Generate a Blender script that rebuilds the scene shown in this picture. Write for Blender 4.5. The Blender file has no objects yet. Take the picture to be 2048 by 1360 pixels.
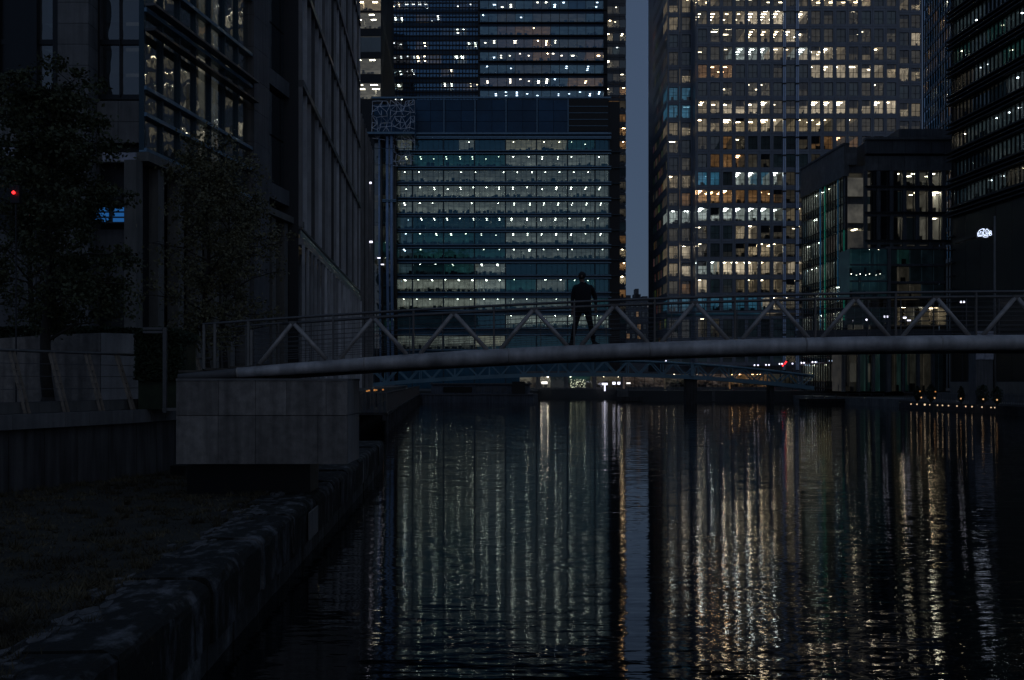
import bpy, math, random
from mathutils import Vector, Matrix
sc = bpy.context.scene
C = sc.collection

# ------------------------------------------------------------------ camera, world, exposure
F, CX, HY, H = 2100.0, 1024.0, 762.0, 3.8        # focal length and eye level in photo pixels, eye height above the water
cam_d = bpy.data.cameras.new('camera')
cam = bpy.data.objects.new('camera', cam_d); C.objects.link(cam)
cam.location = (0, 0, H); cam.rotation_euler = (math.radians(90), 0, 0)
cam_d.sensor_width = 36.0; cam_d.lens = 36.0 * F / 2048.0
cam_d.shift_y = (HY - 680.0) / 2048.0
cam_d.clip_start = 0.1; cam_d.clip_end = 20000
sc.camera = cam

world = bpy.data.worlds.new('World'); sc.world = world; world.use_nodes = True
wt = world.node_tree; wt.nodes.clear()
w_out = wt.nodes.new('ShaderNodeOutputWorld'); w_bg = wt.nodes.new('ShaderNodeBackground')
w_sky = wt.nodes.new('ShaderNodeTexSky'); w_sky.sky_type = 'NISHITA'; w_sky.sun_disc = False
w_sky.sun_elevation = math.radians(14); w_sky.sun_rotation = math.radians(165)
w_sky.air_density = 1.0; w_sky.dust_density = 0.6; w_sky.ozone_density = 2.2
w_mix = wt.nodes.new('ShaderNodeMix'); w_mix.data_type = 'RGBA'; w_mix.inputs['Factor'].default_value = 0.9
w_mix.inputs['B'].default_value = (1.40, 2.12, 3.65, 1)          # even overcast dusk cloud over the clear sky
w_bg.inputs['Strength'].default_value = 0.0325
wt.links.new(w_sky.outputs[0], w_mix.inputs['A']); wt.links.new(w_mix.outputs['Result'], w_bg.inputs['Color'])
wt.links.new(w_bg.outputs[0], w_out.inputs['Surface'])

sun_d = bpy.data.lights.new('sun', 'SUN'); sun_d.energy = 0.03; sun_d.angle = math.radians(25); sun_d.color = (0.8, 0.9, 1.0)
sun = bpy.data.objects.new('sun', sun_d); C.objects.link(sun)
sun.rotation_euler = (math.radians(50), 0, math.radians(15)); sun.location = (0, -40, 80)

vs = sc.view_settings; vs.view_transform = 'Standard'; vs.look = 'None'; vs.exposure = 0.1; vs.gamma = 1.0; vs.use_curve_mapping = False
cy = sc.cycles
cy.use_denoising = True; cy.max_bounces = 6; cy.diffuse_bounces = 2; cy.glossy_bounces = 4
cy.transparent_max_bounces = 12; cy.transmission_bounces = 4; cy.sample_clamp_indirect = 30.0
cy.caustics_reflective = False; cy.caustics_refractive = False

# ------------------------------------------------------------------ helpers
def PX(px, Y): return (px - CX) / F * Y
def PZ(py, Y): return H + (HY - py) / F * Y
def P(px, py, Y): return Vector((PX(px, Y), Y, PZ(py, Y)))

def nd(nt, t, **kw):
    n = nt.nodes.new(t)
    for k, v in kw.items():
        if k in n.inputs: n.inputs[k].default_value = v
        else: setattr(n, k, v)
    return n

def new_mat(name):
    m = bpy.data.materials.new(name); m.use_nodes = True; m.node_tree.nodes.clear()
    return m, m.node_tree, m.node_tree.nodes.new('ShaderNodeOutputMaterial')

def surf(name, col, rough=0.7, metal=0.0, var=0.25, scale=1.5, spec=0.4, bump=0.0, fine=0.0, streak=0.0, rand=0.0):
    """weathered surface: colour varied by large blotches, fine grain and vertical streaks"""
    m, nt, out = new_mat(name)
    b = nd(nt, 'ShaderNodeBsdfPrincipled', Roughness=rough, Metallic=metal)
    b.inputs['Specular IOR Level'].default_value = spec
    tc = nd(nt, 'ShaderNodeNewGeometry')
    no = nd(nt, 'ShaderNodeTexNoise', Scale=scale, Detail=6.0, Roughness=0.6)
    nt.links.new(tc.outputs['Position'], no.inputs['Vector'])
    mr = nd(nt, 'ShaderNodeMapRange'); mr.inputs[1].default_value = 0.3; mr.inputs[2].default_value = 0.7
    mr.inputs[3].default_value = 1.0 - var; mr.inputs[4].default_value = 1.0 + var
    nt.links.new(no.outputs[0], mr.inputs[0])
    val = mr.outputs[0]
    def mult(v, fac):
        mm = nd(nt, 'ShaderNodeMath', operation='MULTIPLY')
        nt.links.new(v, mm.inputs[0]); nt.links.new(fac, mm.inputs[1]); return mm.outputs[0]
    if fine:
        n2 = nd(nt, 'ShaderNodeTexNoise', Scale=90.0, Detail=3.0); nt.links.new(tc.outputs['Position'], n2.inputs['Vector'])
        r2 = nd(nt, 'ShaderNodeMapRange'); r2.inputs[1].default_value = 0.3; r2.inputs[2].default_value = 0.7
        r2.inputs[3].default_value = 1 - fine; r2.inputs[4].default_value = 1 + fine
        nt.links.new(n2.outputs[0], r2.inputs[0]); val = mult(val, r2.outputs[0])
    if streak:
        mp = nd(nt, 'ShaderNodeMapping'); mp.inputs['Scale'].default_value = (3.0, 3.0, 0.22)
        nt.links.new(tc.outputs['Position'], mp.inputs[0])
        n3 = nd(nt, 'ShaderNodeTexNoise', Scale=1.6, Detail=5.0); nt.links.new(mp.outputs[0], n3.inputs['Vector'])
        r3 = nd(nt, 'ShaderNodeMapRange'); r3.inputs[1].default_value = 0.35; r3.inputs[2].default_value = 0.65
        r3.inputs[3].default_value = 1 - streak; r3.inputs[4].default_value = 1 + streak * .6
        nt.links.new(n3.outputs[0], r3.inputs[0]); val = mult(val, r3.outputs[0])
    if rand:
        oi = nd(nt, 'ShaderNodeObjectInfo'); r5 = nd(nt, 'ShaderNodeMapRange'); r5.inputs[3].default_value = 1 - rand; r5.inputs[4].default_value = 1 + rand
        nt.links.new(oi.outputs['Random'], r5.inputs[0]); val = mult(val, r5.outputs[0])
    mx = nd(nt, 'ShaderNodeVectorMath', operation='SCALE'); mx.inputs[0].default_value = col[:3]
    nt.links.new(val, mx.inputs['Scale']); nt.links.new(mx.outputs[0], b.inputs['Base Color'])
    if bump:
        n4 = nd(nt, 'ShaderNodeTexNoise', Scale=scale * 9, Detail=5.0); nt.links.new(tc.outputs['Position'], n4.inputs['Vector'])
        bp = nd(nt, 'ShaderNodeBump', Strength=0.6, Distance=bump); nt.links.new(n4.outputs[0], bp.inputs['Height'])
        nt.links.new(bp.outputs[0], b.inputs['Normal'])
    nt.links.new(b.outputs[0], out.inputs[0])
    return m

def glass(name, tint=(.8, .85, .85), refl=0.06, rough=0.02, wob=0.0, gcol=(1, 1, 1)):
    m, nt, out = new_mat(name)
    tr = nd(nt, 'ShaderNodeBsdfTransparent'); tr.inputs[0].default_value = (*tint, 1)
    gl = nd(nt, 'ShaderNodeBsdfGlossy', Roughness=rough); gl.inputs[0].default_value = (*gcol, 1)
    fr = nd(nt, 'ShaderNodeFresnel', IOR=1.5)
    ma = nd(nt, 'ShaderNodeMath', operation='MULTIPLY_ADD', use_clamp=True); ma.inputs[1].default_value = 1 - refl; ma.inputs[2].default_value = refl
    nt.links.new(fr.outputs[0], ma.inputs[0])
    if wob:
        g = nd(nt, 'ShaderNodeNewGeometry'); n = nd(nt, 'ShaderNodeTexNoise', Scale=0.45, Detail=2.0)
        nt.links.new(g.outputs['Position'], n.inputs['Vector'])
        bp = nd(nt, 'ShaderNodeBump', Strength=1.0, Distance=wob); nt.links.new(n.outputs[0], bp.inputs['Height'])
        nt.links.new(bp.outputs[0], gl.inputs['Normal'])
    mx = nd(nt, 'ShaderNodeMixShader')
    nt.links.new(ma.outputs[0], mx.inputs[0]); nt.links.new(tr.outputs[0], mx.inputs[1]); nt.links.new(gl.outputs[0], mx.inputs[2])
    nt.links.new(mx.outputs[0], out.inputs[0])
    return m

def emit(name, col, s):
    m, nt, out = new_mat(name)
    e = nd(nt, 'ShaderNodeEmission', Strength=s); e.inputs[0].default_value = (*col, 1)
    nt.links.new(e.outputs[0], out.inputs[0]); m.cycles.emission_sampling = 'NONE'
    return m

def glow_mat():
    """surfaces inside lit offices: each room's light level is stored on its faces"""
    m, nt, out = new_mat('lit_room')
    a = nd(nt, 'ShaderNodeAttribute', attribute_name='glow')
    g = nd(nt, 'ShaderNodeNewGeometry'); n = nd(nt, 'ShaderNodeTexNoise', Scale=0.55, Detail=4.0, Roughness=0.65)
    nt.links.new(g.outputs['Position'], n.inputs['Vector'])
    r = nd(nt, 'ShaderNodeMapRange'); r.inputs[1].default_value = .32; r.inputs[2].default_value = .68; r.inputs[3].default_value = .45; r.inputs[4].default_value = 1.5
    nt.links.new(n.outputs[0], r.inputs[0])
    e = nd(nt, 'ShaderNodeEmission'); nt.links.new(a.outputs['Color'], e.inputs[0]); nt.links.new(r.outputs[0], e.inputs[1])
    d = nd(nt, 'ShaderNodeBsdfDiffuse'); d.inputs[0].default_value = (.2, .2, .2, 1)
    ad = nd(nt, 'ShaderNodeAddShader'); nt.links.new(e.outputs[0], ad.inputs[0]); nt.links.new(d.outputs[0], ad.inputs[1])
    nt.links.new(ad.outputs[0], out.inputs[0]); m.cycles.emission_sampling = 'NONE'
    return m

def lamp_mat():
    m, nt, out = new_mat('ceiling_lamp')
    a = nd(nt, 'ShaderNodeAttribute', attribute_name='glow'); e = nd(nt, 'ShaderNodeEmission')
    nt.links.new(a.outputs['Color'], e.inputs[0]); nt.links.new(e.outputs[0], out.inputs[0]); m.cycles.emission_sampling = 'NONE'
    return m

class MB:
    """collects quads, boxes, tubes and prisms; build() links them as one mesh object"""
    def __init__(s): s.v = []; s.f = []; s.m = []; s.g = []
    def face(s, pts, m=0, g=(0, 0, 0)):
        i = len(s.v); s.v += [tuple(p) for p in pts]; s.f.append(tuple(range(i, i + len(pts)))); s.m.append(m); s.g.append(g)
    def box(s, x0, x1, y0, y1, z0, z1, m=0, g=(0, 0, 0)):
        i = len(s.v)
        s.v += [(x0, y0, z0), (x1, y0, z0), (x1, y1, z0), (x0, y1, z0), (x0, y0, z1), (x1, y0, z1), (x1, y1, z1), (x0, y1, z1)]
        for q in ((0, 3, 2, 1), (4, 5, 6, 7), (0, 1, 5, 4), (1, 2, 6, 5), (2, 3, 7, 6), (3, 0, 4, 7)):
            s.f.append(tuple(i + k for k in q)); s.m.append(m); s.g.append(g)
    def ring(s, x0, x1, z0, z1, hx0, hx1, hz0, hz1, y, d, m=0):
        """a rectangular plate with a rectangular hole, front at y, depth d inwards"""
        i = len(s.v)
        for yy in (y, y + d):
            s.v += [(x0, yy, z0), (x1, yy, z0), (x1, yy, z1), (x0, yy, z1), (hx0, yy, hz0), (hx1, yy, hz0), (hx1, yy, hz1), (hx0, yy, hz1)]
        for k in range(4):
            n = (k + 1) % 4
            for q in ((k, n, 4 + n, 4 + k), (4 + k, 4 + n, 12 + n, 12 + k), (n, k, 8 + k, 8 + n)):
                s.f.append(tuple(i + a for a in q)); s.m.append(m); s.g.append((0, 0, 0))
    def tube(s, pts, r, n=10, m=0, cap=True, r2=None):
        pts = [Vector(p) for p in pts]; i0 = len(s.v); L = len(pts)
        for k, p in enumerate(pts):
            t = (pts[min(k + 1, L - 1)] - pts[max(k - 1, 0)]).normalized()
            a = t.cross(Vector((0, 0, 1)) if abs(t.z) < .9 else Vector((1, 0, 0))).normalized(); b = a.cross(t)
            rr = r[k] if isinstance(r, list) else r if r2 is None else r + (r2 - r) * k / max(1, L - 1)
            for j in range(n):
                an = 2 * math.pi * j / n
                s.v.append(tuple(p + (a * math.cos(an) + b * math.sin(an)) * rr))
        for k in range(L - 1):
            for j in range(n):
                j2 = (j + 1) % n
                s.f.append((i0 + k * n + j, i0 + (k + 1) * n + j, i0 + (k + 1) * n + j2, i0 + k * n + j2)); s.m.append(m); s.g.append((0, 0, 0))
        if cap:
            s.f.append(tuple(i0 + j for j in range(n))); s.m.append(m); s.g.append((0, 0, 0))
            s.f.append(tuple(i0 + (L - 1) * n + j for j in reversed(range(n)))); s.m.append(m); s.g.append((0, 0, 0))
    def bar(s, p, q, w, h, m=0):
        """square bar from p to q, w across, h high"""
        p, q = Vector(p), Vector(q); t = (q - p).normalized()
        a = t.cross(Vector((0, 0, 1)) if abs(t.z) < .95 else Vector((0, 1, 0))).normalized() * (w / 2); b = a.cross(t).normalized() * (h / 2)
        i = len(s.v); s.v += [tuple(x) for x in (p - a - b, p + a - b, p + a + b, p - a + b, q - a - b, q + a - b, q + a + b, q - a + b)]
        for k in ((0, 1, 2, 3), (7, 6, 5, 4), (0, 4, 5, 1), (1, 5, 6, 2), (2, 6, 7, 3), (3, 7, 4, 0)):
            s.f.append(tuple(i + j for j in k)); s.m.append(m); s.g.append((0, 0, 0))
    def prism(s, poly, z0, z1, m=0, top=None):
        n = len(poly); i = len(s.v)
        s.v += [(x, y, z0) for x, y in poly]
        s.v += [(x, y, (top(x, y) if top else z1)) for x, y in poly]
        for k in range(n):
            s.f.append((i + k, i + (k + 1) % n, i + n + (k + 1) % n, i + n + k)); s.m.append(m); s.g.append((0, 0, 0))
        s.f.append(tuple(i + n + k for k in range(n))); s.m.append(m); s.g.append((0, 0, 0))
        s.f.append(tuple(i + n - 1 - k for k in range(n))); s.m.append(m); s.g.append((0, 0, 0))
    def ball(s, c, r, nu=8, nv=6, m=0, sz=1.0):
        i = len(s.v); c = Vector(c)
        for a in range(nv + 1):
            th = math.pi * a / nv
            for b in range(nu):
                ph = 2 * math.pi * b / nu
                s.v.append((c.x + r * math.sin(th) * math.cos(ph), c.y + r * math.sin(th) * math.sin(ph), c.z + r * sz * math.cos(th)))
        for a in range(nv):
            for b in range(nu):
                s.f.append((i + a * nu + b, i + (a + 1) * nu + b, i + (a + 1) * nu + (b + 1) % nu, i + a * nu + (b + 1) % nu)); s.m.append(m); s.g.append((0, 0, 0))
    def mesh(s, name, mats, smooth=False):
        me = bpy.data.meshes.new(name); me.from_pydata(s.v, [], s.f)
        if not isinstance(mats, (list, tuple)): mats = [mats]
        for m in mats: me.materials.append(m)
        me.polygons.foreach_set('material_index', s.m)
        if smooth: me.polygons.foreach_set('use_smooth', [True] * len(s.f))
        if any(g != (0, 0, 0) for g in s.g):
            at = me.attributes.new('glow', 'FLOAT_COLOR', 'CORNER'); arr = []
            for f, g in zip(s.f, s.g): arr += [g[0], g[1], g[2], 1.0] * len(f)
            at.data.foreach_set('color', arr)
        me.update(); return me
    def build(s, name, mats, parent=None, smooth=False, kind=None, loc=None):
        return link(name, s.mesh(name, mats, smooth), parent, kind, loc)

def link(name, me, parent=None, kind=None, loc=None, rot=None, scale=None):
    o = bpy.data.objects.new(name, me); C.objects.link(o)
    if parent: o.parent = parent
    if kind: o['kind'] = kind
    if loc is not None: o.location = loc
    if rot is not None: o.rotation_euler = rot
    if scale is not None: o.scale = scale
    return o
def tag(o, label, cat, group=None):
    o['label'] = label; o['category'] = cat
    if group: o['group'] = group
    return o
def thing(name, label, cat, loc=(0, 0, 0), rz=0.0, group=None):
    o = bpy.data.objects.new(name, None); C.objects.link(o); o.location = loc; o.rotation_euler = (0, 0, rz); o.empty_display_size = .5
    return tag(o, label, cat, group)

# ------------------------------------------------------------------ materials
M = {}
M['glow'] = glow_mat(); M['lamp'] = lamp_mat()
M['dark'] = surf('furniture_dark', (.02, .022, .025), .6, var=.3)
M['blind'] = surf('window_blind', (.05, .06, .07), .7, var=.3, scale=.6)
M['steel_clad'] = surf('steel_cladding', (.25, .265, .30), .45, metal=.2, rand=.06, var=.12, scale=.35, streak=.12)
M['frame'] = surf('window_frame', (.035, .037, .042), .45, var=.1)
M['pale_rail'] = surf('pale_steel_rail', (.72, .82, 1.0), .4, metal=.1, var=.1)
M['core'] = surf('building_core', (.06, .06, .065), .8, var=.1)
M['pane'] = glass('window_pane', (.82, .84, .84), .09, .02)
M['pane_teal'] = glass('teal_pane', (.54, .70, .78), .11, .03, .02, (.28, .72, 1))
M['pane_blue'] = glass('blue_pane', (.60, .72, .85), .22, .03, .03, (.45, .75, 1))
M['pane_dark'] = glass('dark_pane', (.40, .42, .42), .12, .02, .05)
M['pane_shop'] = glass('shopfront_pane', (.8, .82, .78), .05, .02, .03)
M['spandrel_teal'] = surf('spandrel_teal', (.018, .105, .17), .3, var=.3, scale=.3, spec=.4)
M['spandrel_blue'] = surf('spandrel_blue', (.018, .075, .150), .3, var=.25, rand=.2, scale=.2, spec=.35)
M['ledge_teal'] = surf('ledge_teal', (.17, .28, .38), .35, metal=.4, var=.15)
M['mull_teal'] = surf('mullion_teal', (.04, .07, .09), .4, metal=.3, var=.1)
M['mull_dark'] = surf('mullion_dark', (.012, .014, .018), .4, var=.1)
M['stone_grey'] = surf('stone_grey', (.175, .168, .165), .75, rand=.12, var=.22, scale=.8, fine=.15, streak=.2, bump=.004)
M['stone_pale'] = surf('stone_pale', (.17, .16, .145), .7, rand=.1, var=.18, scale=.7, fine=.1, streak=.15)
M['stone_dark'] = surf('stone_dark', (.13, .128, .132), .7, var=.2, scale=.6, streak=.2)
M['black_clad'] = surf('black_cladding', (.008, .009, .010), .35, var=.2)
M['band'] = surf('band_louvre', (.05, .052, .058), .5, metal=.3, var=.2)
M['fin'] = surf('bronze_fin', (.17, .165, .168), .4, metal=.2, rand=.6, var=.25, scale=.5)
M['granite'] = surf('granite', (.225, .198, .178), .65, rand=.2, var=.30, scale=4.5, fine=.4, streak=.32, bump=.003)
M['granite_lit'] = surf('granite_polished_lit', (.30, .285, .275), .5, var=.2, scale=1.2, fine=.25, streak=.2)  # paler, smoother granite copy; light on turned faces put into its colour
M['conc_wall'] = surf('stained_wall', (.085, .078, .074), .7, rand=.12, var=.25, scale=.8, fine=.2, streak=.5, bump=.004)
M['coping'] = surf('coping_granite', (.19, .178, .17), .6, rand=.1, var=.2, scale=1.2, fine=.25, streak=.2)
M['tube'] = surf('bridge_steel', (.46, .43, .42), .5, metal=.15, var=.36, scale=1.1, fine=.12, streak=.25, bump=.003)
M['tube_dark'] = surf('bridge_steel_dark', (.10, .095, .095), .6, metal=.1, var=.35, scale=1.6, fine=.2)  # darker steel for the end piece of the tube
M['brace'] = surf('brace_steel', (.42, .375, .345), .5, metal=.3, var=.3, scale=4, fine=.15)
M['rail_dark'] = surf('rail_steel_dark', (.13, .125, .125), .4, metal=.5, var=.2, scale=3)
M['rail'] = surf('rail_steel', (.20, .19, .18), .4, metal=.6, var=.2, scale=3)
M['wire'] = surf('wire_rope', (.14, .13, .13), .4, metal=.7, var=.1)
M['rust_post'] = surf('weathered_post', (.26, .21, .165), .6, metal=.2, var=.3, scale=5, fine=.2)
M['deck'] = surf('deck_boards', (.10, .085, .07), .7, var=.3, scale=3)
M['bridge_teal'] = surf('bridge_teal_paint', (.15, .27, .34), .45, var=.2, scale=.5)
M['barge'] = surf('barge_hull', (.10, .11, .135), .6, var=.3, scale=.5, streak=.3)
M['timber'] = surf('dock_timber', (.055, .052, .052), .8, var=.3, scale=1, streak=.3)
M['quay_conc'] = surf('quay_concrete', (.16, .155, .15), .8, var=.25, scale=.5, streak=.3)
M['bark'] = surf('bark', (.035, .03, .026), .9, var=.3, scale=6, bump=.01)
M['leaf'] = surf('leaf', (.062, .068, .030), .6, var=.5, scale=2.5)
M['leaf2'] = surf('leaf_olive', (.14, .125, .064), .6, var=.5, scale=2.5)
M['hedge'] = surf('hedge_leaf', (.022, .032, .014), .7, var=.5, scale=3)
M['grass'] = surf('dry_grass', (.088, .068, .036), .8, var=.85, scale=.7)
M['paving'] = surf('paving', (.12, .115, .11), .8, var=.2, scale=.6)
M['land'] = surf('land', (.07, .07, .068), .85, var=.2, scale=.2)
M['cloth'] = surf('dark_cloth', (.009, .010, .013), .85, var=.2, scale=8)
M['cloth2'] = surf('dark_trousers', (.008, .008, .011), .85, var=.2, scale=8)
M['skin'] = surf('skin', (.20, .12, .09), .6, var=.1)
M['hair'] = surf('hair', (.012, .010, .009), .6, var=.3, scale=30)
M['white_emit'] = emit('white_light', (1, .96, .90), 1.5)
M['cool_emit'] = emit('cool_light', (.80, .80, 1.0), 2.2)
M['warm_emit'] = emit('warm_light', (1, .55, .25), .8)
M['amber_emit'] = emit('amber_light', (1, .42, .12), .4)
M['yellow_emit'] = emit('canopy_light', (1, .86, .45), .55)
M['red_emit'] = emit('red_light', (1, .018, .02), 4)
M['logo_emit'] = emit('logo_light', (.66, .76, 1.0), 1.9)
M['screen_emit'] = emit('blue_screen_light', (.04, .26, .80), .28)
M['green_emit'] = emit('green_line_light', (.03, .65, .45), .20)
M['blue_emit'] = emit('blue_line_light', (.04, .35, .75), .15)
M['sign_pale'] = surf('pale_sign', (.42, .42, .48), .5, var=.3, scale=3)

# ------------------------------------------------------------------ lit rooms
ROOM = {  # wall light, lamp light, lamp likelihood
    'B': ((.40, .325, .225), (70, 58, 41), 1.0), 'm': ((.145, .114, .072), (60, 46, 28), .9), 'd': ((.034, .030, .023), (26, 22, 15), .5),
    'o': ((.125, .065, .027), (52, 30, 14), .65), 'C': ((.20, .235, .22), (56, 61, 59), 1.0), 'b': ((.022, .085, .14), (.7, 1.5, 1.9), .45),
    'l': ((.050, .048, .041), (30, 28, 22), .85), 't': ((.088, .082, .067), (46, 42, 32), .9), 'T': ((.130, .120, .094), (48, 44, 33), .92), 'g': ((.007, .026, .025), (16, 17, 12), .7),
    's': ((.004, .012, .014), (20, 19, 15), .9), 'p': ((.06, .042, .034), (20, 15, 10.5), .6), 'w': ((.024, .036, .040), (14, 16, 17), .6)}
def room(mb, x0, x1, y, dep, z0, z1, code, rng, pitch=(2.88, 1.9), size=(1.25, .34), clutter=1.0):
    """one lit office: ceiling, floor, back and side walls, ceiling lamps, furniture in front of the window"""
    if code not in ROOM:
        k = rng.uniform(.4, 1.6); mb.face([(x0, y + .35, z0), (x1, y + .35, z0), (x1, y + .35, z1), (x0, y + .35, z1)], 0, (.0022 * k, .0046 * k, .0064 * k)); return  # unlit window: backing sheet with a faint blue glow painted in
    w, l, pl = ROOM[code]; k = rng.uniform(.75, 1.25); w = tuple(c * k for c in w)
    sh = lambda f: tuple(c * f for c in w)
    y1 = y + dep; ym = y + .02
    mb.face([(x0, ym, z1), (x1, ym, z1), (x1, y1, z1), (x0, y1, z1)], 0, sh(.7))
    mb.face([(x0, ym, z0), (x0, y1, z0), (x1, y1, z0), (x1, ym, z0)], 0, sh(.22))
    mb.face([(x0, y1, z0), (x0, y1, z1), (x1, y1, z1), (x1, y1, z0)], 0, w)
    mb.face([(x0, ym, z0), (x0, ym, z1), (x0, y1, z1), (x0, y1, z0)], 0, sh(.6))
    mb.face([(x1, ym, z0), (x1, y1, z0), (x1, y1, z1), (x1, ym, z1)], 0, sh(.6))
    nx = max(1, round((x1 - x0) / pitch[0])); ny = max(1, int((dep - .6) / pitch[1])); rb_ = rng.uniform(.3, 1.1); fx = rng.choice((1, 1, .7, 1.5)); off = rng.uniform(-.5, .5); nv = rng.choice((ny, ny, max(1, ny - 1)))
    for i in range(nx):
        cx = max(x0 + .5, min(x1 - .5, x0 + (x1 - x0) * (i + .5) / nx + off + rng.uniform(-.12, .12)))
        if rng.random() > pl + .12: continue
        for j in range(nv):
            if rng.random() > max(pl, .5) - .06: continue
            yy = y + .7 + j * pitch[1] + rng.uniform(-.05, .05); s = rng.uniform(.6, 1.1) * rb_
            mb.box(cx - size[0] * fx / 2, cx + size[0] * fx / 2, yy, yy + size[1], z1 - .09, z1 - .03, 1, tuple(c * s for c in l))
    if dep > 3.5 and clutter > .4: hp = rng.uniform(.7, 1.25); mb.box(x0 + .1, x1 - .1, y + 2.9, y + 3.0, z0 + .02, z0 + hp, 0, sh(.3)); mb.box(x0 + .1, x1 - .1, y + dep - .5, y + dep - .4, z0 + .02, z0 + hp + .7, 0, sh(.55))  # low screens added with dimmer glow, darkening the lower part of the room
    n = int((x1 - x0) / 1.1 * clutter)
    for i in range(n):
        cx = rng.uniform(x0 + .2, x1 - .2); yy = y + rng.uniform(.5, min(2.6, dep - .4)); hh = rng.choice((.5, .75, .8, .95, 1.05, 1.3)); ww = rng.uniform(.2, .9)
        mb.box(cx - ww / 2, cx + ww / 2, yy, yy + .3, z0 + .02, z0 + hh, 2)
    if rng.random() < .5 and dep > 3:      # tall partition or column inside
        cx = rng.uniform(x0 + .3, x1 - .3); mb.box(cx - .15, cx + .25, y + dep * .5, y + dep * .5 + .3, z0 + .02, z1 - .02, 0, sh(.35))
ROOM_MATS = [M['glow'], M['lamp'], M['blind']]
def rooms(name, parent, cells, y, dep, z0, z1, rng, **kw):
    """cells: (x0, x1, code); neighbours with the same code share one room"""
    mb = MB(); i = 0
    while i < len(cells):
        j = i
        while j + 1 < len(cells) and cells[j + 1][2] == cells[i][2] and abs(cells[j + 1][0] - cells[j][1]) < .01 and rng.random() < .8: j += 1
        room(mb, cells[i][0], cells[j][1], y, dep, z0, z1, cells[i][2], rng, **kw); i = j + 1
    o = mb.build(name, ROOM_MATS, parent); o['kind'] = 'stuff'; return o

def unit_pane():
    mb = MB(); mb.face([(-.5, 0, -.5), (.5, 0, -.5), (.5, 0, .5), (-.5, 0, .5)]); return mb
PANES = {}
def pane(parent, mat, x, y, z, w, h, name='pane'):
    if mat not in PANES: PANES[mat] = unit_pane().mesh('pane', M[mat])
    return link(name, PANES[mat], parent, loc=(x, y, z), scale=(w, 1, h))
UB = {}
def block(name, parent, mat, x0, x1, y0, y1, z0, z1, kind=None):
    """one box-shaped part that shares its mesh with every other box of the same material"""
    if mat not in UB:
        mb = MB(); mb.box(-.5, .5, -.5, .5, -.5, .5); UB[mat] = mb.mesh('block', M[mat])
    return link(name, UB[mat], parent, kind, ((x0 + x1) / 2, (y0 + y1) / 2, (z0 + z1) / 2), None, (x1 - x0, y1 - y0, z1 - z0))

# ------------------------------------------------------------------ setting: water, land, quay
def water_mat():
    m, nt, out = new_mat('dock_water')
    g = nd(nt, 'ShaderNodeNewGeometry')
    def slopes(sx, sy, scale, det):
        mp = nd(nt, 'ShaderNodeMapping'); mp.inputs['Scale'].default_value = (sx, sy, 1); mp.inputs['Rotation'].default_value = (0, 0, math.radians(2))
        nt.links.new(g.outputs['Position'], mp.inputs[0])
        n = nd(nt, 'ShaderNodeTexNoise', Scale=scale, Detail=det, Roughness=.55); nt.links.new(mp.outputs[0], n.inputs['Vector'])
        s = nd(nt, 'ShaderNodeVectorMath', operation='SUBTRACT'); s.inputs[1].default_value = (.5, .5, .5)
        nt.links.new(n.outputs['Color'], s.inputs[0]); return s.outputs[0]
    def amp(v, a):
        q = nd(nt, 'ShaderNodeVectorMath', operation='MULTIPLY'); q.inputs[1].default_value = a; nt.links.new(v, q.inputs[0]); return q.outputs[0]
    def add(a, b):
        q = nd(nt, 'ShaderNodeVectorMath', operation='ADD'); nt.links.new(a, q.inputs[0])
        if isinstance(b, tuple): q.inputs[1].default_value = b
        else: nt.links.new(b, q.inputs[1])
        return q.outputs[0]
    v = add(amp(slopes(.16, 1.0, 5.6, 2.0), (.022, .17, 0)), amp(slopes(.25, 1.0, 16.0, 2.0), (.022, .13, 0)))
    v = add(v, amp(slopes(.25, .6, .5, 2.0), (.004, .022, 0)))
    v = add(v, (0, 0, 1))
    nn = nd(nt, 'ShaderNodeVectorMath', operation='NORMALIZE'); nt.links.new(v, nn.inputs[0])
    b = nd(nt, 'ShaderNodeBsdfPrincipled', Roughness=.03, IOR=1.40)
    b.inputs['Base Color'].default_value = (.003, .005, .006, 1); b.inputs['Specular IOR Level'].default_value = .5
    nt.links.new(nn.outputs[0], b.inputs['Normal']); nt.links.new(b.outputs[0], out.inputs[0])
    return m
mb = MB(); mb.face([(-700, -400, 0), (700, -400, 0), (700, 700, 0), (-700, 700, 0)])
mb.build('water', water_mat(), kind='structure')

WALL = [(-14.6, 14.5), (-13.7, 19.0), (-12.95, 22.4), (-12.1, 24.9), (-11.3, 27.2), (-10.55, 29.4), (-10.2, 31.9), (-9.7, 36.0)]
EDGE = [(-3.5, 2.0), (-3.66, 7.5), (-3.8, 10.7), (-3.95, 14.0), (-4.25, 20.0), (-4.6, 27.0), (-5.05, 36.0), (-5.6, 46.0)]
mb = MB(); mb.prism([(-3000, -2500), (-15, -2500)] + [(-14.9, 10)] + WALL + [(-9.4, 46), (-11.6, 76), (-18.9, 190), (-3000, 190)], -3, 3.0)
land_l = mb.build('promenade_ground', M['paving'], kind='structure')
mb = MB(); mb.prism([(-14.4, 8)] + [(x + .35, y) for x, y in []] + [(-14.4, 2.0)] + [(x - .5, y) for x, y in EDGE] + [(-9.0, 46.2), (-9.2, 36), (-9.9, 32)] + [(x + .04, y) for x, y in reversed(WALL[:-1])], -3, 1.14)
ledge = mb.build('grass_bank', surf('soil', (.035, .030, .020), .9, var=.4, scale=2.0, bump=.02), kind='structure')
mb = MB(); mb.prism([(-3000, 195), (PX(1075, 195), 195), (PX(1075, 228), 228), (PX(1234, 228), 228), (PX(1234, 195), 195), (50.5, 189), (3000, 189), (3000, 9000), (-3000, 9000)], -3, 2.0)
mb.build('far_quay_ground', M['land'], kind='structure')
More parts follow.
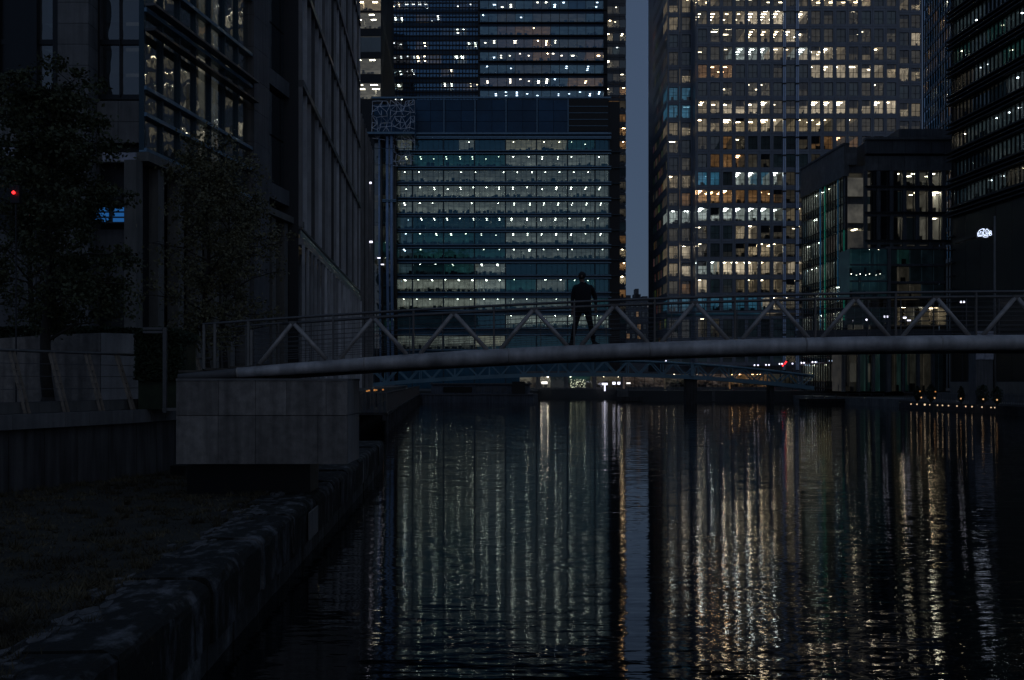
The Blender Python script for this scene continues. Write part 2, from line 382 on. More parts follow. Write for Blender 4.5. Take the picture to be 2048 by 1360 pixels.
RQ = [(60, -2500), (57, 0), (56.4, 60), (55.6, 112), (55.4, 150), (50.6, 188.9)]
mb = MB(); mb.prism(RQ + [(3000, 188.9), (3000, -2500)], -3, 1.2)
mb.build('terrace_ground', M['quay_conc'], kind='structure')

def along(poly, d):
    """point and direction at distance d along a polyline"""
    for (x0, y0), (x1, y1) in zip(poly, poly[1:]):
        L = math.hypot(x1 - x0, y1 - y0)
        if d <= L: return Vector((x0 + (x1 - x0) * d / L, y0 + (y1 - y0) * d / L, 0)), Vector(((x1 - x0) / L, (y1 - y0) / L, 0))
        d -= L
    return Vector((x1, y1, 0)), Vector(((x1 - x0) / L, (y1 - y0) / L, 0))
def plen(poly): return sum(math.hypot(b[0] - a[0], b[1] - a[1]) for a, b in zip(poly, poly[1:]))

def mossy(name, base, moss):
    m, nt, out = new_mat(name)
    b = nd(nt, 'ShaderNodeBsdfPrincipled', Roughness=.75); b.inputs['Specular IOR Level'].default_value = .35
    g = nd(nt, 'ShaderNodeNewGeometry')
    def noise(sc_, det, stretch=None):
        n = nd(nt, 'ShaderNodeTexNoise', Scale=sc_, Detail=det, Roughness=.65)
        if stretch:
            mp = nd(nt, 'ShaderNodeMapping'); mp.inputs['Scale'].default_value = stretch; nt.links.new(g.outputs['Position'], mp.inputs[0]); nt.links.new(mp.outputs[0], n.inputs['Vector'])
        else: nt.links.new(g.outputs['Position'], n.inputs['Vector'])
        return n.outputs[0]
    def rng_(v, a, b_):
        r = nd(nt, 'ShaderNodeMapRange', use_clamp=True) if False else nd(nt, 'ShaderNodeMapRange'); r.inputs[1].default_value = a; r.inputs[2].default_value = b_; nt.links.new(v, r.inputs[0]); return r.outputs[0]
    mx = nd(nt, 'ShaderNodeMix', data_type='RGBA'); mx.inputs['A'].default_value = (*moss, 1); mx.inputs['B'].default_value = (*base, 1)
    nt.links.new(rng_(noise(2.6, 10, (1.2, .7, .30)), .50, .66), mx.inputs['Factor'])
    m2 = nd(nt, 'ShaderNodeMix', data_type='RGBA', blend_type='MULTIPLY'); m2.inputs['Factor'].default_value = .7
    nt.links.new(mx.outputs['Result'], m2.inputs['A'])
    cr = nd(nt, 'ShaderNodeCombineColor'); v = rng_(noise(14, 5), .25, .75)
    for k in range(3): nt.links.new(v, cr.inputs[k])
    nt.links.new(cr.outputs[0], m2.inputs['B'])
    oi = nd(nt, 'ShaderNodeObjectInfo'); r5 = nd(nt, 'ShaderNodeMapRange'); r5.inputs[3].default_value = .6; r5.inputs[4].default_value = 1.45; nt.links.new(oi.outputs['Random'], r5.inputs[0])
    vm = nd(nt, 'ShaderNodeVectorMath', operation='SCALE'); nt.links.new(m2.outputs['Result'], vm.inputs[0]); nt.links.new(r5.outputs[0], vm.inputs['Scale']); nt.links.new(vm.outputs[0], b.inputs['Base Color'])
    bp = nd(nt, 'ShaderNodeBump', Strength=.8, Distance=.02); nt.links.new(noise(9, 6), bp.inputs['Height']); nt.links.new(bp.outputs[0], b.inputs['Normal'])
    nt.links.new(b.outputs[0], out.inputs[0]); return m
M['old_stone'] = mossy('old_quay_stone', (.22, .212, .215), (.018, .018, .013))
M['old_stone2'] = mossy('old_quay_face', (.17, .165, .16), (.05, .05, .045))

rng = random.Random(5)
quay = thing('quay_wall', 'old mossy stone quay wall with rounded edge blocks beside the water', 'quay wall', (0, 0, 0))
def edge_stone(a, ta, b, tb, z0, z1, wid, round_, out_, mat, name, jag=.015):
    """a block laid along the quay edge; its outer top edge is worn round"""
    mb = MB(); secs = []
    prof = [(out_, z0), (out_, z1 - round_)]
    for k in range(1, 5):
        an = math.pi / 2 * k / 4; prof.append((out_ - round_ * (1 - math.cos(an)), z1 - round_ * (1 - math.sin(an))))
    prof += [(-wid, z1), (-wid, z0)]
    n = 5
    for k in range(n):
        f = k / (n - 1); p = a.lerp(b, f); t = ta.lerp(tb, f).normalized(); nrm = Vector((t.y, -t.x, 0))
        secs.append([p + nrm * (u + rng.uniform(-jag, jag)) + Vector((0, 0, z + (rng.uniform(-jag, jag) if z > z0 else 0))) for u, z in prof])
    i0 = 0; L = len(prof)
    for s_ in secs: mb.v += [tuple(q) for q in s_]
    for k in range(n - 1):
        for j in range(L):
            mb.f.append((k * L + j, k * L + (j + 1) % L, (k + 1) * L + (j + 1) % L, (k + 1) * L + j)); mb.m.append(0); mb.g.append((0, 0, 0))
    mb.f.append(tuple(range(L))); mb.f.append(tuple(reversed(range((n - 1) * L, n * L)))); mb.m += [0, 0]; mb.g += [(0, 0, 0)] * 2
    bmf = mb.build(name, mat, quay, smooth=False); return bmf
tot = plen(EDGE); d = 4.6; k = 0
while d < tot - .5:
    L = rng.uniform(1.35, 2.0); e = min(tot, d + L)
    a, ta = along(EDGE, d + .022); b, tb = along(EDGE, e - .022)
    pale = 20.6 < a.y < 22.4
    edge_stone(a, ta, b, tb, .36, 1.2 + rng.uniform(-.025, .03), rng.uniform(.9, 1.25), rng.uniform(.12, .22), rng.uniform(-.03, .03), M['old_stone'], 'edge_stone')
    if pale: edge_stone(a + ta * .15, ta, b - tb * .15, tb, .42, 1.0, -.04, .01, .07, M['coping'], 'pale_plate', .001)
    edge_stone(a, ta, b, tb, -.18, .33, .8, .02, -.05, M['old_stone2'], 'wall_stone')
    edge_stone(a, ta, b, tb, -1.2, -.2, .8, .02, -.07, M['old_stone2'], 'wall_stone')
    d = e; k += 1
# a short broken step of stones across the bank in front of the abutment
for (x0, x1, y0, y1, z) in ((-9.6, -8.6, 29.5, 30.3, 1.42), (-8.55, -7.55, 29.2, 30.2, 1.40), (-7.5, -6.5, 27.6, 28.6, 1.26), (-6.45, -5.5, 26.8, 27.7, 1.24), (-6.6, -5.7, 24.6, 25.4, 1.22)):
    mb = MB(); mb.box(x0, x1, y0, y1, .9, z); ob = mb.build('step_stone', M['old_stone'], quay)

# grass: blades over the whole bank
rng = random.Random(11)
mb = MB()
def wall_x(y):
    for (x0, y0), (x1, y1) in zip(WALL, WALL[1:]):
        if y0 <= y <= y1: return x0 + (x1 - x0) * (y - y0) / (y1 - y0)
    return WALL[0][0] if y < WALL[0][1] else WALL[-1][0]
def edge_x(y):
    for (x0, y0), (x1, y1) in zip(EDGE, EDGE[1:]):
        if y0 <= y <= y1: return x0 + (x1 - x0) * (y - y0) / (y1 - y0)
    return EDGE[-1][0]
def blade(x, y, hgt, le):
    a = rng.uniform(0, 6.28); w = rng.uniform(.004, .009) * (1 + y / 22); dx, dy = math.cos(a) * w, math.sin(a) * w; b_ = rng.uniform(0, 6.28)
    mb.face([(x - dx, y - dy, 1.13), (x + dx, y + dy, 1.13), (x + math.cos(b_) * le, y + math.sin(b_) * le, 1.14 + hgt)])
def spot():
    y = 7.0 + 25.5 * rng.random() ** 1.4; xa, xb = max(wall_x(y) + .1, -.56 * y - .5), edge_x(y) - .8 + .22 * math.sin(y * 2.3) + .12 * math.sin(y * 7.1)
    return xa + (xb - xa) * rng.random(), y
for i in range(950):
    x, y = spot(); rad = rng.uniform(.06, .24); hh = rng.uniform(.05, .20)
    for j in range(rng.randrange(14, 46)): r_ = rad * rng.random(); t_ = rng.uniform(0, 6.28); blade(x + r_ * math.cos(t_), y + r_ * math.sin(t_), hh * rng.uniform(.3, 1), rng.uniform(.02, .16))
for i in range(11000): x, y = spot(); blade(x, y, rng.uniform(.015, .06), rng.uniform(.02, .1))
g = mb.build('grass', M['grass'], kind='stuff'); tag(g, 'dry tufted grass on the bank behind the old quay edge', 'grass')

# pale bare patches worn along the inner side of the edge stones
mb = MB(); M['bare'] = surf('bare_earth', (.105, .098, .095), .85, var=.4, scale=6, fine=.2)
for i in range(260):
    dd = rng.uniform(6, plen(EDGE) - 8); c, t_ = along(EDGE, dd); n_ = Vector((t_.y, -t_.x, 0)); c = c - n_ * (rng.gauss(.95, .10) + (.3 if rng.random() < .1 else 0)); L_, W_ = rng.uniform(.05, .26), rng.uniform(.02, .10); k0 = rng.uniform(0, 6)
    pts = [c + t_ * (L_ * math.cos(q * .785) * rng.uniform(.6, 1.1)) + n_ * (W_ * math.sin(q * .785) * rng.uniform(.6, 1.2)) for q in range(8)]
    mb.prism([(p.x, p.y) for p in reversed(pts)], 1.12, 1.200 + rng.uniform(0, .012))
o = mb.build('worn_patches', M['bare'], kind='stuff'); tag(o, 'pale bare flecks worn along the inner side of the old quay stones', 'earth')

# curved retaining wall with coping, as individual panels and coping stones
rw = thing('retaining_wall', 'curved stained retaining wall with projecting pale coping above the grass bank', 'wall', (0, 0, 0))
tot = plen(WALL); d = .5
def wall_piece(name, d0, d1, z0, z1, out_, dep, mat, parent):
    a, ta = along(WALL, d0); b, tb = along(WALL, d1); na, nb_ = Vector((ta.y, -ta.x, 0)), Vector((tb.y, -tb.x, 0))
    q = [a + na * out_, b + nb_ * out_, b - nb_ * dep, a - na * dep]
    mb = MB(); mb.prism([(p.x, p.y) for p in q], z0, z1); return mb.build(name, mat, parent)
while d < tot - .3:
    e = min(tot, d + 1.15); wall_piece('wall_panel', d + .008, e - .008, 1.0, 2.62, .06, .3, M['conc_wall'], rw); d = e
d = .5
while d < tot - .3:
    e = min(tot, d + .86); wall_piece('coping_stone', d + .006, e - .006, 2.64, 3.0, .22, .45, M['coping'], rw); d = e
d = .5
while d < tot - .3:
    e = min(tot, d + 1.3); wall_piece('upstand_stone', d + .006, e - .006, 3.0, 3.27, -.30, .75, M['stone_pale'], rw); d = e

# ------------------------------------------------------------------ bridge abutment: granite slabs with dark joints
ab = thing('bridge_abutment', 'big granite clad abutment block carrying the footbridge end', 'abutment', (PX(352, 24), 24.0, 1.9))
W = PX(695, 24) - PX(352, 24); AH = PZ(757, 24) - 1.93; AD = 1.85
mb = MB(); mb.box(.02, W - .06, .06, AD, .02, AH - .03); mb.build('core', M['conc_wall'], ab)
rows = [(0.0, AH * .58), (AH * .58, AH)]
cols = [[0, .96, 1.82, 3.24, W], [0, .97, 1.82, 2.53, 3.43, W]]
for (z0, z1), cc in zip(rows, cols):
    gap = .014 if abs(z1 - AH * .58) < .01 else .002
    for x0, x1 in zip(cc, cc[1:]): block('granite_slab', ab, 'granite', x0 + .004, x1 - .004, 0, .06 - rng.uniform(0, .006), z0 + .002, z1 - gap)
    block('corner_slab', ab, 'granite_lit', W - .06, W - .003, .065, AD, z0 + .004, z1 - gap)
mb = MB(); mb.box(0, W + .01, -.02, AD + .02, AH - .02, AH + .03); mb.build('cap', M['coping'], ab)
mb = MB(); mb.box(.02, W - 1.0, .75, AD - .02, -4.5, .04); mb.build('base', M['black_clad'], ab)  # base coloured black, standing in for the shade under the overhang

# ------------------------------------------------------------------ steel clad tower with a grid of square windows
TY = 240.0; TS = TY / F; TB = 2.0
tower = thing('office_tower', 'tall steel clad tower with a regular grid of lit square windows', 'tower', (PX(1392, TY), TY, TB))
rng = random.Random(21)
PIT = 25.2 * TS; FH = 35.8 * TS; WW, WH = 18.4 * TS, 26.6 * TS
def trow(r): return PZ(35 + 35.8 * (r - 1), TY) - TB
ROWS = {0: 'mm|mmddddddkmmmmmkk|dm', 1: 'md|dmmmBBBkBddkkkkk|dd', 2: 'kk|kdddmmmBBddkddkd|kB', 3: 'kk|dddCCCBmCBBmmdmd|dd', 4: 'dm|oookkkkkkBBBBBBm|Bm',
        5: 'bb|nkkkkdkkkkkkkkdk|kk', 6: 'bb|mmBBBBddkBBBBmBB|Bm', 7: 'mm|mmmmmmBdmmmdmddd|dd', 8: 'kk|kkodkkkkddoodood|kk', 9: 'kk|koooddkkkdddkkkk|kk',
        10: 'mm|bbkCCbCdkmdddkkk|kk', 11: 'do|oooooooddddkkkkk|kk', 12: 'CC|CCCCCCCdmddkkkkk|kk', 13: 'dd|dkkmBdddddkkkkkk|kk', 14: 'mB|dkkdmmmddddkkkkk|kk',
        15: 'mB|CCBBBmBdBddkkkkk|kk', 16: 'do|BkkdmdmddddkkkkK|kk', 17: 'bb|bbbbbbBddddkkkkk|kk'}
mb = MB(); g_ = .022
mb.ring(-PIT / 2 + g_, PIT / 2 - g_, -FH / 2 + g_, FH / 2 - g_, -WW / 2, WW / 2, -WH / 2 + .02, WH / 2 + .02, 0, .34)
ME_BAY = mb.mesh('cladding_panel', M['steel_clad'])
mb = MB(); t = .085
mb.ring(-WW / 2 + .01, WW / 2 - .01, -WH / 2 + .03, WH / 2 + .01, -WW / 2 + t, WW / 2 - t, -WH / 2 + t + .02, WH / 2 - t + .02, .16, .12)
mb.box(-.04, .04, .17, .26, -WH / 2 + t, WH / 2 - t); mb.box(-WW / 2 + t, WW / 2 - t, .175, .255, -.30, -.22)
ME_WIN = mb.mesh('window', M['frame'])
mb = MB(); mb.face([(-WW / 2 + .05, .22, -WH / 2 + .06), (WW / 2 - .05, .22, -WH / 2 + .06), (WW / 2 - .05, .22, WH / 2 - .04), (-WW / 2 + .05, .22, WH / 2 - .04)])
ME_PANE = mb.mesh('pane', M['pane'])
def append(mb, me, dx, dy, dz, m):
    i = len(mb.v); mb.v += [(v.co.x + dx, v.co.y + dy, v.co.z + dz) for v in me.vertices]
    for p in me.polygons: mb.f.append(tuple(i + a for a in p.vertices)); mb.m.append(m); mb.g.append((0, 0, 0))
SET_L, SET_R = 4.0, 2.6
def bay_x(c):
    """(local x, local y) of a window column; -2 and -1 are the set back corner, 16 and 17 the other corner"""
    if c == -2: return PX(1347, TY + SET_L) - PX(1392, TY), SET_L
    if c == -1: return PX(1372.5, TY + SET_L) - PX(1392, TY), SET_L
    if c >= 16: return PX(1808.5 if c == 16 else 1832, TY + SET_R) - PX(1392, TY), SET_R
    return (13 + 25.2 * c) * TS, 0.0
def bays_of(row, r):
    a, b, c = row.split('|')
    return list(zip(list(range(-2, 18)), a + b + c))
far_stuff = MB()
for r, row in ROWS.items():
    z = trow(r); cells = {'L': [], 'M': [], 'R': []}
    for c, code in bays_of(row, r):
        x, y = bay_x(c); hidden = (r >= 9 and c >= 10) or (r >= 8 and c >= 16)
        if hidden:
            append(far_stuff, ME_BAY, x, y, z, 0); append(far_stuff, ME_WIN, x, y, z, 1); append(far_stuff, ME_PANE, x, y, z, 2)
        else:
            link('cladding_panel', ME_BAY, tower, loc=(x, y, z)); wn = link('window', ME_WIN, tower, loc=(x, y, z)); link('pane', ME_PANE, wn)
        if code == 'k' and rng.random() < .16: code = 'd'
        cells['L' if c < 0 else 'M' if c < 16 else 'R'].append((x - PIT / 2, x + PIT / 2, code))
        if code in 'mBodC' and rng.random() < .22:   # roller blind part way down
            hh = WH * rng.uniform(.2, .55); block('blind', tower, 'blind', x - WW / 2 + .1, x + WW / 2 - .1, y + .40, y + .42, z + WH / 2 - hh, z + WH / 2 + .05)
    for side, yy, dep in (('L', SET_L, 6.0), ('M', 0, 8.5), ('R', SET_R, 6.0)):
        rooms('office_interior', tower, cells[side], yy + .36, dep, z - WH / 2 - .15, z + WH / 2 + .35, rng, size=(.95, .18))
far_stuff.build('hidden_storeys', [M['steel_clad'], M['frame'], M['pane']], tower, kind='stuff')
# tall dark windows of the base
for c in list(range(-2, 10)):
    x, y = bay_x(c); z = PZ(656, TY) - TB
    o = link('cladding_panel', ME_BAY, tower, loc=(x, y, z)); o.scale = (1, 1, 1.36); wn = link('window', ME_WIN, tower, loc=(x, y, z)); wn.scale = (1, 1, 1.45); link('pane', ME_PANE, wn)
    z = PZ(706, TY) - TB
    o = link('cladding_panel', ME_BAY, tower, loc=(x, y, z)); o.scale = (1, 1, 1.42); wn = link('window', ME_WIN, tower, loc=(x, y, z)); wn.scale = (1, 1, .8); link('pane', ME_PANE, wn)
    for zz in (PZ(656, TY) - TB, PZ(706, TY) - TB):
        mbb = MB(); room(mbb, x - PIT / 2, x + PIT / 2, y + .36, 5, zz - 2, zz + 2.2, rng.choice('kkkd'), rng); mbb.build('base_room', ROOM_MATS, tower)
# storeys above the frame
up = MB(); upr = MB()
for r in range(-1, -9, -1):
    z = trow(r)
    for c in range(-2, 18):
        x, y = bay_x(c); append(up, ME_BAY, x, y, z, 0); append(up, ME_WIN, x, y, z, 1); append(up, ME_PANE, x, y, z, 2)
        room(upr, x - PIT / 2, x + PIT / 2, y + .36, 6, z - WH / 2 - .15, z + WH / 2 + .35, rng.choice('kkdmmBok'), rng, clutter=.3)
up.build('upper_storeys', [M['steel_clad'], M['frame'], M['pane']], tower, kind='stuff')
upr.build('upper_interiors', ROOM_MATS, tower, kind='stuff')
ztop = trow(-9); WT = 16 * PIT
xl = bay_x(-2)[0] - PIT / 2 - .1; xr = bay_x(17)[0] + PIT / 2
mb = MB()
mb.box(-.02, WT + .05, 9.3, 42, -1, ztop); mb.box(xl + .5, -.03, SET_L + 6.6, 41, -1, ztop - .1); mb.box(WT + .06, xr - .3, SET_R + 6.6, 41, -1, ztop - .1)
mb.box(-.16, -.03, .02, 9.29, -1, ztop - .2); mb.box(WT + .06, WT + .2, .02, 9.29, -1, ztop - .2)
mb.box(-.02, WT + .05, .36, 9.29, ztop - FH * .5, ztop - .3)
mb.build('wall', M['steel_clad'], tower)
for x in (1568, 1594):
    xx = PX(x, TY) - PX(1392, TY)
    mb = MB(); mb.box(xx - .30, xx - .05, -.55, -.02, -1, ztop); mb.box(xx + .07, xx + .30, -.55, -.02, -1, ztop)
    for k in range(26): mb.box(xx - .34, xx + .34, -.6, -.015, 4 + k * FH, 4.35 + k * FH, 1)
    mb.build('maintenance_rail', [M['pale_rail'], M['frame']], tower)
# flank of the tower running away from the water
side = MB(); sg = MB()
x0, y0 = xl, SET_L; ux, uy = -.30, 23.5
for r in range(-8, 20):
    z = trow(r)
    side.face([(x0, y0, z - FH / 2), (x0, y0, z - WH * .36), (x0 + ux * 1, y0 + uy, z - WH * .36), (x0 + ux, y0 + uy, z - FH / 2)], 0)
    side.face([(x0, y0, z + WH * .36), (x0, y0, z + FH / 2), (x0 + ux, y0 + uy, z + FH / 2), (x0 + ux, y0 + uy, z + WH * .36)], 0)
    for k in range(17):
        f0, f1 = k / 17, (k + .25) / 17
        side.face([(x0 + ux * f0, y0 + uy * f0, z - WH * .36), (x0 + ux * f0, y0 + uy * f0, z + WH * .36), (x0 + ux * f1, y0 + uy * f1, z + WH * .36), (x0 + ux * f1, y0 + uy * f1, z - WH * .36)], 0)
        f1 = (k + 1) / 17; f0 = (k + .25) / 17; lit = rng.random() < (.12 if r < 6 else .38); gl = (.05, .04, .022) if lit else (.0025, .005, .005)
        sg.face([(x0 + .3 + ux * f0, y0 + uy * f0, z - WH * .36), (x0 + .3 + ux * f0, y0 + uy * f0, z + WH * .36), (x0 + .3 + ux * f1, y0 + uy * f1, z + WH * .36), (x0 + .3 + ux * f1, y0 + uy * f1, z - WH * .36)], 0, tuple(c * rng.uniform(.3, 1.2) for c in gl))
side.build('flank_cladding', M['steel_clad'], tower, kind='stuff'); sg.build('flank_windows', [M['glow']], tower, kind='stuff')

# ------------------------------------------------------------------ teal glass office block
EY = 250.0; ES = EY / F; EB = 2.0
teal = thing('teal_office_block', 'teal glass office block with lit open plan floors and projecting ledges', 'building', (PX(790, EY), EY, EB))
rng = random.Random(33)
ex = lambda px: PX(px, EY) - PX(790, EY)
ez = lambda py: PZ(py, EY) - EB
BAYS = [790, 825, 887, 949, 1011, 1073, 1135, 1190, 1218]
FLOORS = [(280, 300, 'tkmkmmgk', 1), (310, 332, 'dgggtttt', 0), (341, 363, 'tttttttt', 0), (372, 394, 'tTTTtttt', 0), (404, 426, 'tTTTtttt', 0), (435, 457, 'wssstttt', 0),
          (466, 488, 'wggstttt', 0), (498, 517, 'wgggtttt', 0), (528, 549, 'wsgtkkkk', 0), (559, 583, 'TTTTgtgk', 0), (597, 619, 'TTTTtttg', 0), (631, 655, 'kkkkTTTT', 0), (672, 698, 'tttmkkkk', 0)]
for yt, yb, codes, _ in FLOORS:
    z0, z1 = ez(yb), ez(yt); cells = []
    for i, cd in enumerate(codes):
        a, b = ex(BAYS[i]), ex(BAYS[i + 1])
        if yt == 280 and cd == 'm' and i < 3: cells += [(a, (a + b) / 2, 'k'), ((a + b) / 2, b, 't')]
        else: cells.append((a, b, cd))
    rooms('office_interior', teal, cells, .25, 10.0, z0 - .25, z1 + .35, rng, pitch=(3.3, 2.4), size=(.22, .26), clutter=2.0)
    for i in range(8):
        a, b = ex(BAYS[i]), ex(BAYS[i + 1]); n = 3 if b - a > 5 else 2 if b - a > 4 else 1
        for j in range(n):
            w = (b - a) / n; pane(teal, 'pane_teal', a + w * (j + .5), .12, (z0 + z1) / 2, w - .06, z1 - z0)
    for py in (yt - 2.2, yb + 2.0): block('ledge', teal, 'ledge_teal', ex(788), ex(1222), -.75, .1, ez(py) - .11, ez(py) + .11)
edges = [f[1] + 4 for f in FLOORS]
mb = MB()
prev = 266.0
for yt, yb, codes, _ in FLOORS:
    mb.box(ex(789), ex(1218), .06, .26, ez(yt), ez(prev)); prev = yb
mb.box(ex(789), ex(1218), .06, .26, -.5, ez(prev))
mb.build('spandrel', M['spandrel_teal'], teal)
for x in BAYS: block('mullion', teal, 'mull_teal', ex(x) - .16, ex(x) + .16, -.25, .3, -.4, ez(268))
mb = MB()
for i in range(8):
    a, b = ex(BAYS[i]), ex(BAYS[i + 1]); n = 6 if b - a > 5 else 3
    for j in range(1, n):
        xx = a + (b - a) * j / n; mb.box(xx - .035, xx + .035, -.02, .14, -.3, ez(270))
mb.build('glazing_bars', M['mull_teal'], teal, kind='stuff')
mb = MB(); mb.box(ex(789), ex(1240), 10.4, 40, -.5, ez(197)); mb.box(ex(789), ex(1218), .27, 10.39, ez(268), ez(199)); mb.box(ex(788.5), ex(789.4), .3, 10.3, -.5, ez(269)); mb.build('core', M['core'], teal)
# plant screen at roof level: panels between posts, and a louvre bay
for i in range(10):
    xa = 830 + i * 30.8
    for j in range(3): block('screen_panel', teal, 'spandrel_blue', ex(xa) + .04, ex(xa + 30.8) - .04, -.02, .1, ez(265 - j * 22) + .04, ez(265 - (j + 1) * 22) - .04)
for i in range(6): block('screen_post', teal, 'ledge_teal', ex(826 + i * 62) - .1, ex(826 + i * 62) + .1, -.3, .05, ez(268), ez(196))
block('parapet', teal, 'ledge_teal', ex(745), ex(1222), -.35, .3, ez(197), ez(194))
block('cornice', teal, 'ledge_teal', ex(788), ex(1222), -.9, .2, ez(270), ez(266.5)); block('cornice', teal, 'ledge_teal', ex(788), ex(1222), -.8, .2, ez(276.5), ez(273.5))
mb = MB(); mb.box(ex(1138), ex(1216), -.06, .2, ez(262), ez(198)); mb.build('louvre_recess', M['black_clad'], teal)
for k in range(5): block('louvre_blade', teal, 'ledge_teal', ex(1138), ex(1216), -.22, -.07, ez(213 + 13 * k) - .06, ez(213 + 13 * k) + .06)
# dark return at the far end
mb = MB(); mb.box(ex(1219), ex(1241), 1.5, 12, -.5, ez(200)); mb.build('stair_tower', M['mull_dark'], teal)
for yt, yb, codes, _ in FLOORS: block('ledge', teal, 'mull_teal', ex(1219), ex(1243), .9, 1.6, ez(yb + 2) - .08, ez(yb + 2) + .08)
# entrance atrium at the near end: slender columns, a plate and a roof lattice
at = thing('atrium_frame', 'tall blue steel column frame with wire lattice crown at the teal block corner', 'steel frame', (PX(745, EY - 5), EY - 5, EB))
ax = lambda px: PX(px, EY - 5) - PX(745, EY - 5)
az = lambda py: PZ(py, EY - 5) - EB
M['blue_col'] = surf('blue_column', (.30, .42, .62), .3, metal=.2, var=.2, scale=.4)
M['brown_col'] = surf('brown_column', (.09, .075, .065), .4, metal=.4, var=.3, scale=.4)
M['atrium_glass'] = glass('atrium_glass', (.25, .33, .36), .14, .04, .05)
for px, r, m_, dy in ((774.5, .32, 'blue_col', 0), (783, .34, 'blue_col', 0), (758, .22, 'blue_col', .6), (789, .40, 'brown_col', 1.0), (762, .25, 'brown_col', 1.4)):
    mb = MB(); mb.tube([(ax(px + 3), dy, 0), (ax(px), dy, az(480)), (ax(px), dy, az(272))], r, 12); mb.build('column', M[m_], at, smooth=True)
block('roof_plate', at, 'ledge_teal', ax(735), ax(830), -1.2, 3, az(270), az(266))
for py in (403, 400): block('tie_plate', at, 'ledge_teal', ax(765), ax(792), -.4, 1.6, az(py) - .12, az(py) + .12)
mb = MB(); lr = random.Random(4)
pts = [[Vector((ax(744) + i * (ax(829) - ax(744)) / 9 + lr.uniform(-.35, .35) * (0 < i < 9), lr.uniform(-.6, .9), az(331) + j * (az(201) - az(331)) / 12 + lr.uniform(-.3, .3) * (0 < j < 12))) for i in range(10)] for j in range(13)]
for j in range(13):
    for i in range(10):
        if j < 5 and i < 4: continue
        if i < 9:
            if lr.random() < .75: mb.bar(pts[j][i], pts[j][i + 1], .11, .11)
        if j < 12:
            if lr.random() < .75: mb.bar(pts[j][i], pts[j + 1][i], .11, .11)
            if i < 9 and lr.random() < .7:
                a, b = (pts[j][i], pts[j + 1][i + 1]) if lr.random() < .5 else (pts[j][i + 1], pts[j + 1][i]); mb.bar(a, b, .09, .09)
mb.build('lattice', surf('lattice_wire', (.75, .78, .85), .4, metal=.4, var=.2), at, kind='stuff')
for i in range(4):
    for j in range(3): block('screen_panel', at, 'spandrel_blue', ax(744 + i * 21.5) + .05, ax(744 + (i + 1) * 21.5) - .05, 3.4, 3.6, az(268 - j * 22.4) + .04, az(268 - (j + 1) * 22.4) - .04)
for k in range(5): block('frame_bar', at, 'mull_teal', ax(744), ax(830), -.75, -.65, az(331 - k * 33) - .06, az(331 - k * 33) + .06)
for i in range(4):
    for j in range(10):
        xa = 744 + i * 12; pane(at, 'atrium_glass', ax(xa + 6), 4.0, az(697 - 43 * j - 21), ax(12) - ax(0) - .08, (az(0) - az(43)) - .1)
    block('mullion', at, 'mull_teal', ax(744 + i * 12) - .06, ax(744 + i * 12) + .06, 3.8, 4.1, 0, az(270))
mb = MB(); rr = random.Random(6)
for j in range(13): room(mb, ax(744), ax(789), 4.3, 5, az(697) + j * 3.7, az(697) + j * 3.7 + 3.3, rr.choice('kdkgkd'), rr, pitch=(2, 2), size=(.12, .12))
mb.build('atrium_interior', ROOM_MATS, at, kind='stuff')

# ------------------------------------------------------------------ blue glass tower behind the teal block
BY = 330.0
bt = thing('blue_glass_tower', 'dark blue glass skyscraper rising behind the teal office block', 'tower', (PX(772, BY), BY, 2.0))
bx = lambda px: PX(px, BY) - PX(772, BY)
bz = lambda py: PZ(py, BY) - 2.0
rng = random.Random(44)
cw = bx(772 + 25)
pal_l = {0: 'oppkkpp', 1: 'mkopkkk', 2: 'kkkkdmk', 3: 'pkokkkm', 4: 'ppookmk', 5: 'dpkkokk', 6: 'mkkkmpo', 7: 'mkkkkkk', 8: 'kdkkkkk', 9: 'pkkkkkk', 10: 'dokkkdd', 11: 'kpppddk', 12: 'kkkkkkk'}
pal_r = {0: 'wdwdwkw', 1: 'wdwdddw', 2: 'wpoowww', 3: 'dppoddp', 4: 'wdpopdo', 5: 'wwddwww', 6: 'pppdwoo', 7: 'wwwwwww', 8: 'wdwddkd'}
# grid fronted wing
for r in range(-10, 12):
    yb = 27 * r + 18; cells = []
    s = pal_l.get(r, ''.join(rng.choice('kkkpd') for _ in range(7)))
    for i in range(7): cells.append((bx(780 + i * 25.6), bx(780 + (i + 1) * 25.6), s[i]))
    rooms('office_interior', bt, cells, .3, 7, bz(yb), bz(yb - 16), rng, pitch=(2.0, 1.6), size=(.5, .5), clutter=.8)
mb = MB(); nz = 0
for i in range(28): xx = bx(780 + i * 6.6); mb.box(xx - .13, xx + .13, -.18, .1, 0, bz(-270))
for k in range(52): zz = bz(222 - k * 9.4); mb.box(bx(780), bx(958), -.12, .08, zz - .17, zz + .17)
mb.build('curtain_grid', M['mull_dark'], bt, kind='stuff')
for r in range(-10, 12):
    yb = 27 * r + 18; block('glass_band', bt, 'pane_blue', bx(780), bx(958), .15, .16, bz(yb), bz(yb - 16)); block('spandrel', bt, 'spandrel_blue', bx(780), bx(958), .12, .3, bz(yb + 11) + .02, bz(yb) - .02)
